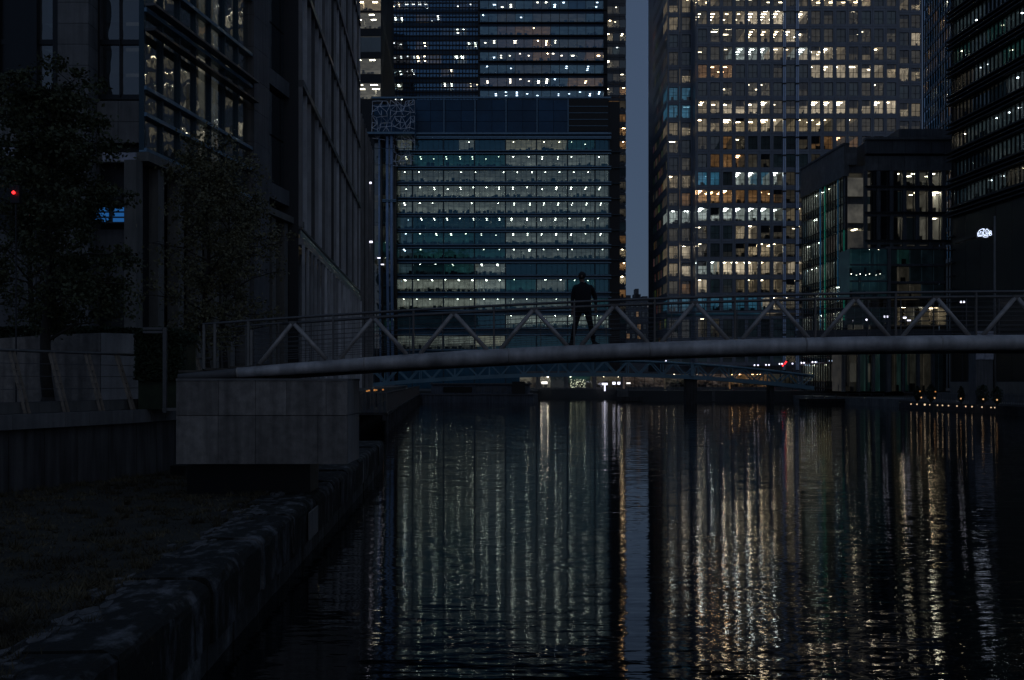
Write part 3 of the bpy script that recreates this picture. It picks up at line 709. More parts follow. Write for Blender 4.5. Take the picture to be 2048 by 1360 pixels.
# banded wing
for r in range(-10, 9):
    yb = 22 + 25.6 * r; s = pal_r.get(r, ''.join(rng.choice('wwdk') for _ in range(7))); cells = []
    for i in range(7): cells.append((bx(960 + i * 35.2), bx(960 + (i + 1) * 35.2), s[i]))
    rooms('office_interior', bt, cells, -1.2, 8, bz(yb), bz(yb - 17), rng, pitch=(3.3, 2.0), size=(.55, .6), clutter=1.2)
    for i in range(14): pane(bt, 'pane_blue', bx(960 + (i + .5) * 17.6), -1.35, bz(yb - 8.5), bx(17.6) - bx(0) - .12, bz(yb - 17) - bz(yb))
    block('spandrel', bt, 'spandrel_blue', bx(958), bx(1213), -1.42, -1.2, bz(yb + 8.6) + .02, bz(yb) - .02)
    block('ledge', bt, 'mull_dark', bx(957), bx(1214), -2.3, -1.44, bz(yb + 2.5), bz(yb + .8))
for i in range(15): block('mullion', bt, 'mull_dark', bx(960 + i * 17.6) - .07, bx(960 + i * 17.6) + .07, -1.55, -1.3, 0, bz(-250))
mb = MB(); mb.box(bx(779), bx(1206), 9.5, 40, -1, bz(-270)); mb.box(bx(956), bx(960), -1.9, 9.4, 0, bz(-260)); mb.box(bx(1206), bx(1214), -1.9, 30, 0, bz(-260)); mb.build('core', M['mull_dark'], bt)

# slim stone tower with amber windows between the blue tower and the sky gap
NY = 370.0
nt_ = thing('slim_stone_tower', 'slim pale stone tower with a few amber windows beside the sky gap', 'tower', (PX(1213, NY), NY, 2.0))
nx_ = lambda px: PX(px, NY) - PX(1213, NY)
nz_ = lambda py: PZ(py, NY) - 2.0
M['stone_tower'] = surf('stone_tower', (.20, .205, .22), .7, var=.15, scale=.3, streak=.15)
mb = MB(); mb.box(0, nx_(1252), 4.3, 30, -1, nz_(-200)); mb.build('core', M['core'], nt_)
mb = MB(); mb.ring(-nx_(1223.5) / 2 * 1.15, nx_(1223.5) / 2 * 1.15, -nz_(742) * 0 - 2.3, 2.3, -1.15, 1.15, -1.35, 1.35, 0, .5); ME_N = mb.mesh('stone_panel', M['stone_tower'])
for r in range(-5, 27):
    for c in range(3):
        xx, zz = nx_(1219.5 + 13 * c), nz_(20 + 27.0 * r)
        if r >= 0: link('stone_panel', ME_N, nt_, loc=(xx, 0, zz))
        code = {(6, 1): 'k', (6, 2): 'o', (7, 0): 'o', (7, 1): 'o', (7, 2): 'd', (8, 2): 'o', (9, 2): 'o', (10, 2): 'o', (5, 1): 'd', (0, 0): 'd', (1, 0): 'm', (1, 1): 'd', (2, 0): 'm', (3, 1): 'w', (17, 2): 'o', (18, 2): 'm', (19, 2): 'o', (20, 2): 'm', (21, 2): 'o', (14, 2): 'd', (15, 2): 'd'}.get((r, c), 'k' if rng.random() < .6 else 'd')
        if r >= 0:
            mb = MB(); room(mb, xx - 1.15, xx + 1.15, .1, 4, zz - 1.4, zz + 1.4, code, rng, pitch=(2, 1.5), size=(.6, .4)); mb.build('window', ROOM_MATS, nt_)
            pane(nt_, 'pane', xx, .06, zz, 2.3, 2.7)
mb = MB(); mb.box(0, nx_(1252), .02, .55, nz_(20 - 13.5), nz_(-200)); mb.build('upper_wall', M['stone_tower'], nt_)

# far low blocks closing the gap between the towers
rng = random.Random(8)
for (pa, pb, pt, Y, lab, roofs) in ((1236, 1318, 596, 520, 'pale stone block with roof plant closing the gap between the towers', [(1252, 1262, 590), (1268, 1282, 588), (1271, 1278, 577), (1285, 1296, 592)]), (1250, 1300, 640, 450, 'low grey block in front of the pale block in the gap', [])):
    o = thing('distant_building', lab, 'building', (PX(pa, Y), Y, 2.0))
    fx = lambda px: PX(px, Y) - PX(pa, Y)
    fz = lambda py: PZ(py, Y) - 2.0
    mb = MB(); mb.box(0, fx(pb), .5, 20, 0, fz(pt)); mb.build('wall', M['stone_tower'], o)
    for a, b, t_ in roofs: block('roof_plant', o, 'stone_dark', fx(a), fx(b), 1, 8, fz(pt) + .02, fz(t_))
    n = int((pb - pa) / 11)
    for r in range(int((730 - pt) / 19)):
        for c in range(n):
            xa = pa + 3 + c * 11; zz = pt + 8 + r * 19
            fr = block('window', o, 'frame', fx(xa), fx(xa + 7), .35, .5, fz(zz + 11), fz(zz))
            mb = MB(); gcol = rng.choice([(.006, .008, .01)] * 4 + [(.10, .06, .03), (.05, .05, .055)]); mb.face([(fx(xa + .6), .34, fz(zz + 10.4)), (fx(xa + 6.4), .34, fz(zz + 10.4)), (fx(xa + 6.4), .34, fz(zz + .6)), (fx(xa + .6), .34, fz(zz + .6))], 0, gcol)
            mb.build('window_light', M['glow'], o)

# ------------------------------------------------------------------ dark tower with three lit office floors, behind the fin fronted building
DY = 285.0
dt = thing('dark_slab_tower', 'dark slab tower with isolated lit office floors and a sloping glass flank', 'tower', (PX(700, DY), DY, 3.0))
dx_ = lambda px: PX(px, DY) - PX(700, DY)
dz_ = lambda py: PZ(py, DY) - 3.0
rng = random.Random(12)
for yb, code in ((20, 'm'), (56, 't'), (103, 'k'), (147, 't'), (197, 't'), (-30, 'd'), (-75, 'k')):
    rooms('office_interior', dt, [(dx_(702), dx_(722), code), (dx_(722), dx_(761), code)], .3, 11, dz_(yb), dz_(yb - 30), rng, pitch=(5.0, 4.0), size=(1.3, .5), clutter=1.2)
    for i in range(3): pane(dt, 'pane', dx_(712 + 20 * i), .12, dz_(yb - 15), dx_(719.5) - dx_(700), dz_(yb - 30) - dz_(yb))
for z0, z1 in ((330, 198), (166, 148), (116, 104), (72, 57), (25, 21), (-11, -29), (-62, -74)):
    block('spandrel', dt, 'mull_dark', dx_(700), dx_(761.5), .05, .28, dz_(z0), dz_(z1))
block('spandrel', dt, 'mull_dark', dx_(700), dx_(761.5), .05, .28, dz_(1000), dz_(331))
mb = MB(); mb.box(0, dx_(761), 11.5, 30, -1, dz_(-80)); mb.box(dx_(761.6), dx_(762.4), 0, 30, -1, dz_(-80)); mb.build('core', M['core'], dt)
mb = MB(); mb.face([(dx_(762.5), .1, dz_(197)), (dx_(784), 9, dz_(197)), (dx_(770), 9, dz_(-60)), (dx_(762.5), .1, dz_(-60))]); mb.build('sloping_flank', M['mull_dark'], dt)
mb = MB(); mb.bar((dx_(763), -.1, dz_(30)), (dx_(776), 3, dz_(100)), .35, .35); mb.bar((dx_(776), 3, dz_(100)), (dx_(784), 7, dz_(165)), .35, .35); mb.build('edge_trim', M['stone_pale'], dt)

# ------------------------------------------------------------------ fin fronted glass building along the dock
AX = -.066      # direction of the dock: X changes by AX per metre of Y
def facade_thing(name, label, cat, pxn, Yn, Yf, slope, z=3.0):
    """an Empty at the near end of a facade that runs away from the camera; local x runs along it, local y into the building"""
    a = math.atan2(1.0, slope)
    o = thing(name, label, cat, (PX(pxn, Yn), Yn, z), a)
    return o, (Yf - Yn) * math.hypot(1, slope)
fb, FL = facade_thing('fin_fronted_building', 'long dark glass building with bronze vertical fins facing the water', 'building', 598, 70.0, 119.0, AX)
S70 = 70.0 / F
fz = lambda py: (HY - py) * S70 + H - 3.0
M['fin_glass'] = glass('fin_glass', (.25, .26, .27), .62, .02, .010, (.88, .94, 1))
M['fin_spandrel'] = surf('fin_spandrel', (.09, .10, .11), .25, var=.2, scale=.4, spec=.8)
bands = [489, 173, -33, -240, -446, -650]
NF = 22; step = FL / NF
M['fin_pale'] = surf('pale_fin', (.50, .50, .52), .4, metal=.2, rand=.4, var=.3, scale=.4)
zt = fz(-650)
for k, py in enumerate(bands):
    block('floor_band', fb, 'fin', -.1, FL + .1, -.32, .1, fz(py) - .02, fz(py) + .42)
    if k < 1: block('floor_band', fb, 'fin', -.1, FL + .1, -.22, .1, fz(459), fz(459) + .15)
for i in range(NF + 1):
    x = i * step
    block('fin', fb, 'fin_pale' if i % 3 else 'fin', x - .07, x + .07, -.24, .08, fz(459) + .2, zt)
    for q in (.5,):
        if i < NF: block('fin', fb, 'fin', x + q * step - .04, x + q * step + .04, -.08, .08, fz(459) + .2, zt)
    block('column', fb, 'fin_pale', x - .09, x + .09, -.4, -.2, 0, fz(489) - .03)
    if i < NF: block('spandrel_panel', fb, 'fin_spandrel', x + .02, x + step - .02, -.15, -.05, fz(489) + .43, fz(459) - .02)
levels = [(fz(459) + .2, fz(173))] + [(fz(bands[k]) + .45, fz(bands[k + 1])) for k in range(1, 5)]
for zi, (z0, z1) in enumerate(levels):
    for i in range(NF): pane(fb, 'fin_glass', (i + .5) * step, 0, (z0 + z1) / 2, step - .04, z1 - z0 - .02)
for i in range(NF): pane(fb, 'fin_glass', (i + .5) * step, .9, fz(489) / 2, step - .05, fz(489) - .05)
rng = random.Random(3)
mb = MB()
for zi, (z0, z1) in enumerate(levels):
    h = (z1 - z0) / 2
    for f in range(2):
        for i in range(8):
            x0 = i * FL / 8; room(mb, x0, x0 + FL / 8, .15, 3, z0 + f * h, z0 + f * h + h - .2, rng.choice('kkkkkkkd'), rng, pitch=(2.5, 2), size=(.5, .4))
mb.build('office_interior', ROOM_MATS, fb, kind='stuff')
mb = MB(); mb.box(0, FL, 3.3, 30, 0, zt); mb.box(-.16, -.02, .02, 3.25, 0, zt); mb.box(0, FL, .95, 3.28, 0, fz(489) - .3); mb.build('core', M['mull_dark'], fb)
for i in range(6): block('glass_edge', fb, 'granite_lit', i * 3.4 + .5, i * 3.4 + .56, .2, .5, 0, fz(489) - .2)
# lower continuation
lb, LL = facade_thing('dark_terrace_block', 'lower dark glass block continuing past the fin fronted building', 'building', 719, 120.0, 141.0, -.064)
hz = PZ(232, 121.0) - 3.0
mb = MB(); mb.box(0, LL, .2, 12, 0, hz); mb.build('wall', M['mull_dark'], lb)
rng = random.Random(31)
for i in range(9):
    x = i * LL / 9; block('fin', lb, 'fin', x - .09, x + .09, -.3, .18, 0, hz)
    for k in range(8): pane(lb, 'fin_glass', x + LL / 18, .1, 2 + k * 3.9, LL / 9 - .25, 3.3)
for k in range(9): block('floor_band', lb, 'frame', 0, LL, -.12, .15, k * 3.9 - .02, k * 3.9 + .3)
for (px, py, Y) in ((738, 366, 132), (740, 484, 132), (758, 516, 230), (765, 529, 232)):
    o = thing('wall_lamp', 'small violet white lamp %s' % {366: 'high on the dark terrace block', 484: 'halfway up the dark terrace block', 516: 'low on the atrium columns', 529: 'just under the other lamp on the atrium columns'}[py], 'lamp', P(px, py, Y))
    mb = MB(); mb.box(-.32, .32, -.25, .0, -.1, .1); mb.build('lens', M['cool_emit'], o)
    mb = MB(); mb.box(-.36, .36, -.22, .6, .1, .16); mb.build('housing', M['frame'], o)

# ------------------------------------------------------------------ stone building with a glazed bay
sb, SL = facade_thing('stone_office_building', 'grey stone building with a tall glazed bay and dim lobby behind the trees', 'building', 283, 50.0, 63.0, .1386)
S50 = 50.0 / F
sz = lambda py: (HY - py) * S50 + H - 3.0
M['bay_glass'] = glass('bay_glass', (.55, .6, .6), .38, .02, .015, (.85, .95, 1))
NB = 7; st = SL / NB
zlev = [sz(300), sz(229), sz(176), sz(20), sz(-60), sz(-200)]
for i in range(NB):
    for z0, z1 in zip(zlev, zlev[1:]): pane(sb, 'bay_glass', (i + .5) * st, 0, (z0 + z1) / 2, st - .07, z1 - z0 - .08)
    block('mullion', sb, 'mull_teal', i * st - .06, i * st + .06, -.16, .1, zlev[0], zlev[-1])
for z in zlev: block('transom', sb, 'ledge_teal', -.05, SL + .05, -.28, .1, z - .09, z + .09)
for z in (sz(10), sz(60)): block('transom', sb, 'fin', -.05, SL + .05, -.7, -.2, z - .06, z + .06)
mb = MB(); rng = random.Random(9)
for z0, z1 in zip(zlev, zlev[1:]): mb.face([(0, 4.5, z0), (SL, 4.5, z0), (SL, 4.5, z1), (0, 4.5, z1)], 0, (.016, .018, .018))
for i in (1, 3, 5, 6): mb.box(i * st + .2, i * st + .75, 1.4, 1.9, zlev[0], sz(-200), 0, (.062, .060, .052))
mb.build('bay_interior', [M['glow']], sb, kind='stuff')
# lobby under the bay
for i in range(NB + 3):
    x = i * 2.2 - .4
    block('lobby_column', sb, 'stone_pale', x - .32, x + .32, -.1, .5, 0, zlev[0] - .6)
    if i < NB + 2: pane(sb, 'pane_shop', x + 1.1, .6, (zlev[0] - .6) / 2, 2.1, zlev[0] - .7)
block('soffit', sb, 'stone_pale', -.1, SL + 9, -.4, 3.9, zlev[0] - .55, zlev[0] - .12)
mb = MB(); mb.face([(-.4, 3.6, 0), (SL + 9, 3.6, 0), (SL + 9, 3.6, zlev[0] - .6), (-.4, 3.6, zlev[0] - .6)], 0, (.055, .052, .040))
for i in range(9): mb.box(i * 2.5 + .9, i * 2.5 + 1.5, 2.6, 3.0, 0, zlev[0] - .62, 0, (.095, .09, .07))
mb.build('lobby_interior', [M['glow']], sb, kind='stuff')
# stone pier and glazed corner between the bay and the fins
for k in range(26):
    z0 = k * 1.9
    block('stone_block', sb, 'stone_dark', SL + .1, SL + 2.6, -.35, 1.4, z0 + (zlev[0] if False else 0) + .01, z0 + 1.89)
for k in range(9):
    pane(sb, 'bay_glass', SL + 4.4, .25, 14.8 + k * 3.6, 3.3, 3.5); pane(sb, 'bay_glass', SL + 7.4, .25, 14.8 + k * 3.6, 2.5, 3.5)
    block('stone_block', sb, 'stone_dark', SL + 2.65, SL + 8.8, -.1, .6, 12.9 + k * 7.2 - .5, 12.9 + k * 7.2 + .5)
mb = MB(); mb.box(SL + 2.7, SL + 9.2, 1.5, 12, 0, 52); mb.box(-.6, SL + 2.6, 5.0, 30, 0, 52); mb.build('core', M['mull_dark'], sb)
# front facing the camera: piers, dark glazing, spandrels
sf = thing('stone_front_wing', 'front wing of the stone building with a tall corner pier and dark glazing', 'building', (PX(-160, 50.3), 50.3, 3.0))
qx = lambda px: PX(px, 50.3) - PX(-160, 50.3)
qz = lambda py: PZ(py, 50.3) - 3.0
for k in range(19):
    zb, zt_ = qz(760 - 41 * k) - .0, qz(760 - 41 * (k + 1)) - .02
    block('stone_block', sf, 'stone_grey', qx(137), qx(197), -1.2, .3, zb, zt_)
    if k < 13: continue
for i in range(5):
    for k in range(3): block('stone_block', sf, 'stone_grey', qx(-150 + i * 56.5) + .01, qx(-150 + (i + 1) * 56.5) - .01, -.25, .2, qz(285 - k * 30) + .01, qz(285 - (k + 1) * 30) - .01)
for i in range(2):
    for k in range(2): block('stone_block', sf, 'stone_grey', qx(198 + i * 42) + .01, qx(198 + (i + 1) * 42) - .01, -.25, .2, qz(288 - k * 42) + .01, qz(288 - (k + 1) * 42) - .01)
M['front_glass'] = glass('front_glass', (.12, .14, .17), .16, .02, .10)
for i, (a, b) in enumerate(((-150, -100), (-98, -50), (-48, -2), (1, 52), (65, 106), (201, 240), (242, 281))):
    for k in range(4): pane(sf, 'front_glass', (qx(a) + qx(b)) / 2, .1, (qz(194 - k * 110) + qz(194 - (k + 1) * 110)) / 2, qx(b) - qx(a), qz(0) - qz(108))
for a, b in ((-52, -48), (-2, 1), (53, 64), (107, 136), (198, 201), (240, 242)): block('mullion', sf, 'mull_dark', qx(a), qx(b), -.1, .3, qz(194), qz(-260))
for k in range(5): block('transom', sf, 'mull_dark', qx(-150), qx(281), .0, .25, qz(194 - 110 * k) - .12, qz(194 - 110 * k) + .12)
mb = MB(); mb.box(0, qx(280), 3.2, 18, 0, qz(-260)); mb.box(0, qx(280), .35, 3.1, 0, qz(196)); mb.build('core', M['mull_dark'], sf)
mb = MB(); fr_ = random.Random(77)
for k in range(6): room(mb, qx(-150), qx(106), .4, 2.6, qz(190 - 52 * k), qz(145 - 52 * k), 'w' if k in (0, 1, 2) else 'k', fr_, pitch=(.8, .7), size=(.16, .1)); room(mb, qx(201), qx(281), .4, 2.6, qz(190 - 52 * k), qz(145 - 52 * k), 'k', fr_)  # room lamps added in place of lights mirrored in the front glass
mb.build('office_interior', ROOM_MATS, sf, kind='stuff')
for i in range(7):
    a = -150 + i * 50
    for k in range(4): 
        if a + 50 <= 200: block('stone_block', sf, 'stone_dark', qx(a) + .01, qx(a + 50) - .01, -.2, .3, qz(760 - k * 75) + .01, qz(760 - (k + 1) * 75) - .01)
block('door_recess', sf, 'black_clad', qx(202), qx(280), -.05, .3, qz(760), qz(597))
block('stone_block', sf, 'stone_dark', qx(200), qx(281), -.2, .3, qz(594), qz(460))
sg_ = thing('sign_band', 'pale fascia sign half hidden by leaves near the glazed bay', 'sign', P(205, 322, 49.6)); mb = MB(); mb.box(0, PX(271, 49.6) - PX(205, 49.6), 0, .12, 0, 17 * 49.6 / F); mb.build('board', M['sign_pale'], sg_)
mb = MB(); mb.box(-.06, 1.62, -.04, .0, -.06, -.01); mb.build('trim', M['rail'], sg_)
sg_ = thing('sign_band', 'pale fascia sign at the picture edge above the planter', 'sign', P(-40, 315, 49.6)); mb = MB(); mb.box(0, PX(53, 49.6) - PX(-40, 49.6), 0, .12, 0, 20 * 49.6 / F); mb.build('board', M['sign_pale'], sg_)
mb = MB(); mb.box(-.06, 2.2, -.04, .0, -.06, -.01); mb.build('trim', M['rail'], sg_)
scn = thing('blue_screen', 'glowing blue sign seen in flecks through the tree leaves', 'sign', P(187, 446, 49.5))
mb = MB(); mb.box(0, PX(252, 49.5) - PX(187, 49.5), .02, .14, 0, 33 * 49.5 / F); mb.build('housing', M['frame'], scn)
mb = MB(); ww = PX(252, 49.5) - PX(187, 49.5)
for a, b in ((.04, .47), (.60, .96)):
    for k in range(3): mb.box(ww * a, ww * b, -.01, .015, .06 + k * .25, .06 + k * .25 + .17)
mb.build('lit_strips', M['screen_emit'], scn)
rl = thing('red_lamp', 'red signal light on a thin mast glowing in the dark tree crown', 'lamp', P(27, 385, 26.8))
mb = MB(); mb.ball((0, 0, 0), .042, 10, 8); mb.build('lens', M['red_emit'], rl, smooth=True)
mb = MB(); mb.box(-.12, .12, .06, .2, -.25, .2); mb.tube([(0, .14, 0), (0, .14, 3.0 - PZ(385, 26.8))], .022, 8); mb.build('mast', M['mull_dark'], rl)

# unseen tower added to put lit windows into the glazed bay's reflections
ot = thing('reflection_tower', 'unseen tower added behind the banded building, mirrored in the glazed bay', 'tower', (111.5, 257.0, 2.0))
rng = random.Random(87); up = MB(); upr = MB()
for r in range(6, 32):
    for c in range(10):
        x, z = 1.5 + c * PIT, 3 + r * FH; append(up, ME_BAY, x, 0, z, 0); append(up, ME_WIN, x, 0, z, 1); append(up, ME_PANE, x, 0, z, 2)
        room(upr, x - PIT / 2, x + PIT / 2, .36, 5, z - WH / 2 - .15, z + WH / 2 + .35, rng.choice('kddmmBmk' if (r * 7 // 5) % 3 else 'kkdkmd'), rng, clutter=.3)
up.build('facade', [M['steel_clad'], M['frame'], M['pane']], ot, kind='stuff'); upr.build('office_interior', ROOM_MATS, ot, kind='stuff')
mb = MB(); mb.box(0, 10 * PIT, 5.4, 5.8, -1, 3 + 32 * FH); mb.build('core', M['core'], ot)
M['sparkle'] = emit('terrace_light', (1, .72, .45), .9)

# ------------------------------------------------------------------ low stone and glass building by the water
GY = 178.0
lo = thing('low_glass_building', 'mid height stone trimmed building with a blue glass flank and green light line', 'building', (PX(1692, GY), GY, 2.0))
lx = lambda px, Y=GY: PX(px, Y) - PX(1692, GY)
lz = lambda py, Y=GY: PZ(py, Y) - 2.0
rng = random.Random(71)
ux, uy = -1.46, 21.7        # far end of the flank, relative to the corner
def fl(f): return lx(1692) + ux * f - (0), uy * f
zt = lz(290); zs = lz(352)
M['flank_glass'] = glass('flank_glass', (.55, .68, .74), .10, .03, .05, (.6, .85, 1))
# flank, built along its own axis
fk = math.atan2(-uy, -ux)
flank = bpy.data.objects.new('flank', None); C.objects.link(flank); flank.parent = lo; flank.location = (ux, uy, 0); flank.rotation_euler = (0, 0, fk)
FLN = math.hypot(ux, uy)
block('parapet_panel', flank, 'stone_grey', 0, FLN * .5 - .02, -.35, .5, zs, zt); block('parapet_panel', flank, 'stone_grey', FLN * .5, FLN, -.35, .5, zs, zt)
block('coping', flank, 'stone_dark', -.1, FLN + .1, -.5, .6, zt, zt + .35)
nf = 18; fh = 4.5
for k in range(9):
    z1 = zs - .02 - k * fh; z0 = z1 - fh
    if z0 < 0: break
    mbb = MB(); i = 0
    while i < nf:
        w = rng.choice((1, 2, 3)); j = min(nf, i + w)
        room(mbb, i * FLN / nf, j * FLN / nf, .2, 4.0, z0 + 1.1, z1 - .25, rng.choice('dttptwpdtw'), rng, pitch=(1.1, 1.0), size=(.4, .35)); i = j
    mbb.build('office_interior', ROOM_MATS, flank, kind='stuff')
    for i in range(nf): pane(flank, 'flank_glass', (i + .5) * FLN / nf, .0, (z0 + z1) / 2, FLN / nf - .06, fh - .05)
    block('transom', flank, 'mull_dark', 0, FLN, -.12, .1, z0 - .12, z0 + .12); block('transom', flank, 'mull_dark', 0, FLN, -.10, .1, z0 + 1.1, z0 + 1.25)
for i in range(nf + 1): block('mullion', flank, 'mull_dark', i * FLN / nf - .06, i * FLN / nf + .06, -.09, .12, 0, zs)
for f, m_, z0, w in ((.575, 'green_emit', lz(655), .07), (.47, 'blue_emit', lz(650), .10), (.86, 'blue_emit', lz(600), .05), (.985, 'green_emit', lz(640), .04)):
    mb = MB(); mb.box(f * FLN - w, f * FLN + w, -.26, -.21, z0, zs - .1 - (9 if m_ == 'green_emit' and f > .9 else 0)); mb.build('light_line', M[m_], flank)
mb = MB(); mb.box(.05, FLN, 4.4, 9, 0, zt - .1); mb.build('core', M['core'], flank)
# corner pier and the front
cxs = [1690, 1731, 1756, 1783, 1808, 1834, 1859, 1886, 1912]
zf = lz(276)
for k in range(7): block('stone_block', lo, 'stone_grey', lx(1692), lx(1713), -.1, 1.2, lz(294 + (k + 1) * 12) + .02 if k < 3 else lz(330), lz(294 + k * 12) if k < 3 else lz(330) + .01) if k < 3 else None
for i in range(7):
    block('parapet_panel', lo, 'stone_dark', lx(cxs[1] + i * 26) + .02, lx(cxs[1] + (i + 1) * 26) - .02, -.45, .6, lz(308), lz(281))
    block('stone_panel', lo, 'stone_grey', lx(cxs[1] + i * 26) + .02, lx(cxs[1] + (i + 1) * 26) - .02, -.05, .5, lz(341), lz(312))
block('coping', lo, 'stone_grey', lx(1729), lx(1918), -.8, .7, lz(281), lz(276))
block('penthouse', lo, 'stone_dark', lx(1790, 190), lx(1925, 190), 10, 20, lz(300), lz(263, 190))
fls = [(344, 378), (382, 430), (434, 486)]
codes = ['lltlll', 'kdkddt', 'lktklt']
M['low_pane'] = glass('low_pane', (.72, .74, .72), .07, .02, .03)
for (yt, yb), cd in zip(fls, codes):
    cells = [(lx(cxs[i + 1]), lx(cxs[i + 2]), cd[i]) for i in range(6)]
    rooms('office_interior', lo, cells, .5, 7, lz(yb - 6), lz(yt), rng, pitch=(3.0, 2.2), size=(1.0, .35), clutter=2.2)
    for i in range(7): pane(lo, 'low_pane', lx(cxs[1] + 26 * i + 13), .3, (lz(yb - 6) + lz(yt)) / 2, lx(26, GY) - lx(0, GY) - .3, lz(yt) - lz(yb - 6))
    block('spandrel', lo, 'stone_dark', lx(1731), lx(1912), .0, .45, lz(yb + 3), lz(yb - 5))
    block('ledge', lo, 'frame', lx(1729), lx(1914), -.5, .0, lz(yb - 4), lz(yb - 6))
for i in range(8):
    x = lx(cxs[1] + 26 * i); block('pier', lo, 'stone_dark', x - .3, x + .3, -.15, .5, 0, lz(342))
    if i < 7: block('mullion', lo, 'frame', x + 1.5, x + 1.62, .1, .35, lz(486), lz(344))
for k, (a, b, cd) in enumerate(((345, 385, 'd'), (408, 428, 't'), (455, 480, 'd'), (510, 540, 'd'), (560, 590, 'k'))):
    rooms('office_interior', lo, [(lx(1695), lx(1727), cd)], 1.0, 4, lz(b), lz(a), rng, pitch=(1.6, 1.2), size=(.6, .4)); pane(lo, 'low_pane', lx(1711), .95, (lz(a) + lz(b)) / 2, lx(1727) - lx(1695), lz(a) - lz(b))
    block('spandrel', lo, 'stone_dark', lx(1692), lx(1730), .5, 1.1, lz(a + 0) + .02, lz({0: 331, 1: 386, 2: 429, 3: 481, 4: 541}[k]) )
block('pier', lo, 'stone_grey', lx(1691), lx(1695), -.05, 1.1, 0, lz(331)); block('pier', lo, 'stone_grey', lx(1727), lx(1731), -.05, 1.1, 0, lz(331))
# glass box standing forward, dark glazed lower storeys
gb = MB(); zb0, zb1 = lz(595, 172), lz(497, 172)
for i in range(4):
    for k in range(3): pane(lo, 'flank_glass', lx(1703 + 18 * i + 9, 172), -6, zb0 + (k + .5) * (zb1 - zb0) / 3, lx(18, 172) - lx(0, 172) - .1, (zb1 - zb0) / 3 - .1)
block('glass_box_post', lo, 'stone_grey', lx(1775, 172), lx(1781, 172), -6.2, -5.4, 0, zb1 + .3)
for k in range(4): block('transom', lo, 'stone_dark', lx(1700, 172), lx(1776, 172), -6.15, -5.9, zb0 + k * (zb1 - zb0) / 3 - .12, zb0 + k * (zb1 - zb0) / 3 + .12)
mb = MB(); room(mb, lx(1700, 172), lx(1775, 172), -5.8, 5.5, zb0, (zb0 + zb1) / 2, 's', rng, pitch=(1.6, 1.9), size=(.06, .06)); room(mb, lx(1700, 172), lx(1775, 172), -5.8, 5.5, (zb0 + zb1) / 2, zb1, 's', rng, pitch=(1.5, 1.9), size=(.06, .06)); mb.build('box_interior', ROOM_MATS, lo, kind='stuff')
for i in range(5):
    for k in range(3): pane(lo, 'pane_dark', lx(1781 + 24 * i + 12, 172), -4, lz(595 - k * 35 - 17, 172), lx(24, 172) - lx(0, 172) - .12, (lz(0, 172) - lz(35, 172)) - .12)
mb = MB()
for k in range(3):
    for i in range(5): room(mb, lx(1781 + 24 * i, 172), lx(1805 + 24 * i, 172), -3.7, 3, lz(595 - k * 35, 172), lz(566 - k * 35, 172), rng.choice('kkgkd'), rng, pitch=(1.5, 1.4), size=(.3, .3)); block('lower_spandrel', lo, 'stone_dark', lx(1781 + 24 * i, 172) + .03, lx(1805 + 24 * i, 172) - .03, -4.05, -3.6, lz(565 - k * 35, 172), lz(560 - k * 35, 172))
mb.build('lower_interior', ROOM_MATS, lo, kind='stuff')
cells = [(lx(1700 + 34 * i, 172), lx(1734 + 34 * i, 172), c_) for i, c_ in enumerate('kkkmtm')]
rooms('office_interior', lo, cells, -3.6, 5, lz(648, 172), lz(612, 172), rng, pitch=(2.5, 2), size=(1, .3))
for i in range(12): pane(lo, 'pane_dark', lx(1700 + 17 * i + 8.5, 172), -4, lz(630, 172), lx(17, 172) - lx(0, 172) - .1, lz(597, 172) - lz(660, 172))
# ground storey: tall lobby glass with greenish lights
cells = [(lx(1692 + 26 * i, 172), lx(1718 + 26 * i, 172), c_) for i, c_ in enumerate('ddgkdgdk')]
rooms('lobby_interior', lo, cells, -3.6, 5, .1, lz(690, 172), rng, pitch=(2.2, 2), size=(.7, .25), clutter=.6)
for i in range(14):
    pane(lo, 'pane_dark', lx(1692 + 15 * i + 7.5, 172), -4, lz(690, 172) / 2, lx(15, 172) - lx(0, 172) - .08, lz(690, 172))
    if i % 2 == 0: block('lobby_column', lo, 'stone_grey', lx(1692 + 15 * i, 172) - .22, lx(1692 + 15 * i, 172) + .22, -5.0, -4.3, 0, lz(662, 172))
block('canopy', lo, 'stone_dark', lx(1600, 172), lx(1905, 172), -5.5, -3.7, lz(690, 172) + .05, lz(660, 172))
mb = MB(); mb.box(lx(1598, 171), lx(1663, 171), -7.2, -7.0, lz(709, 171), lz(703.5, 171)); mb.build('canopy_light', M['yellow_emit'], lo)
mb = MB(); mb.box(lx(1590, 171), lx(1690, 171), -7.4, -5.6, lz(703, 171), lz(701, 171)); mb.build('canopy_roof', M['frame'], lo)
mb = MB(); mb.box(lx(1735), lx(1915), 7.8, 22, 0, lz(278)); mb.box(lx(1733), lx(1912), .55, 7.7, lz(341) + .02, lz(282)); mb.build('core', M['core'], lo)

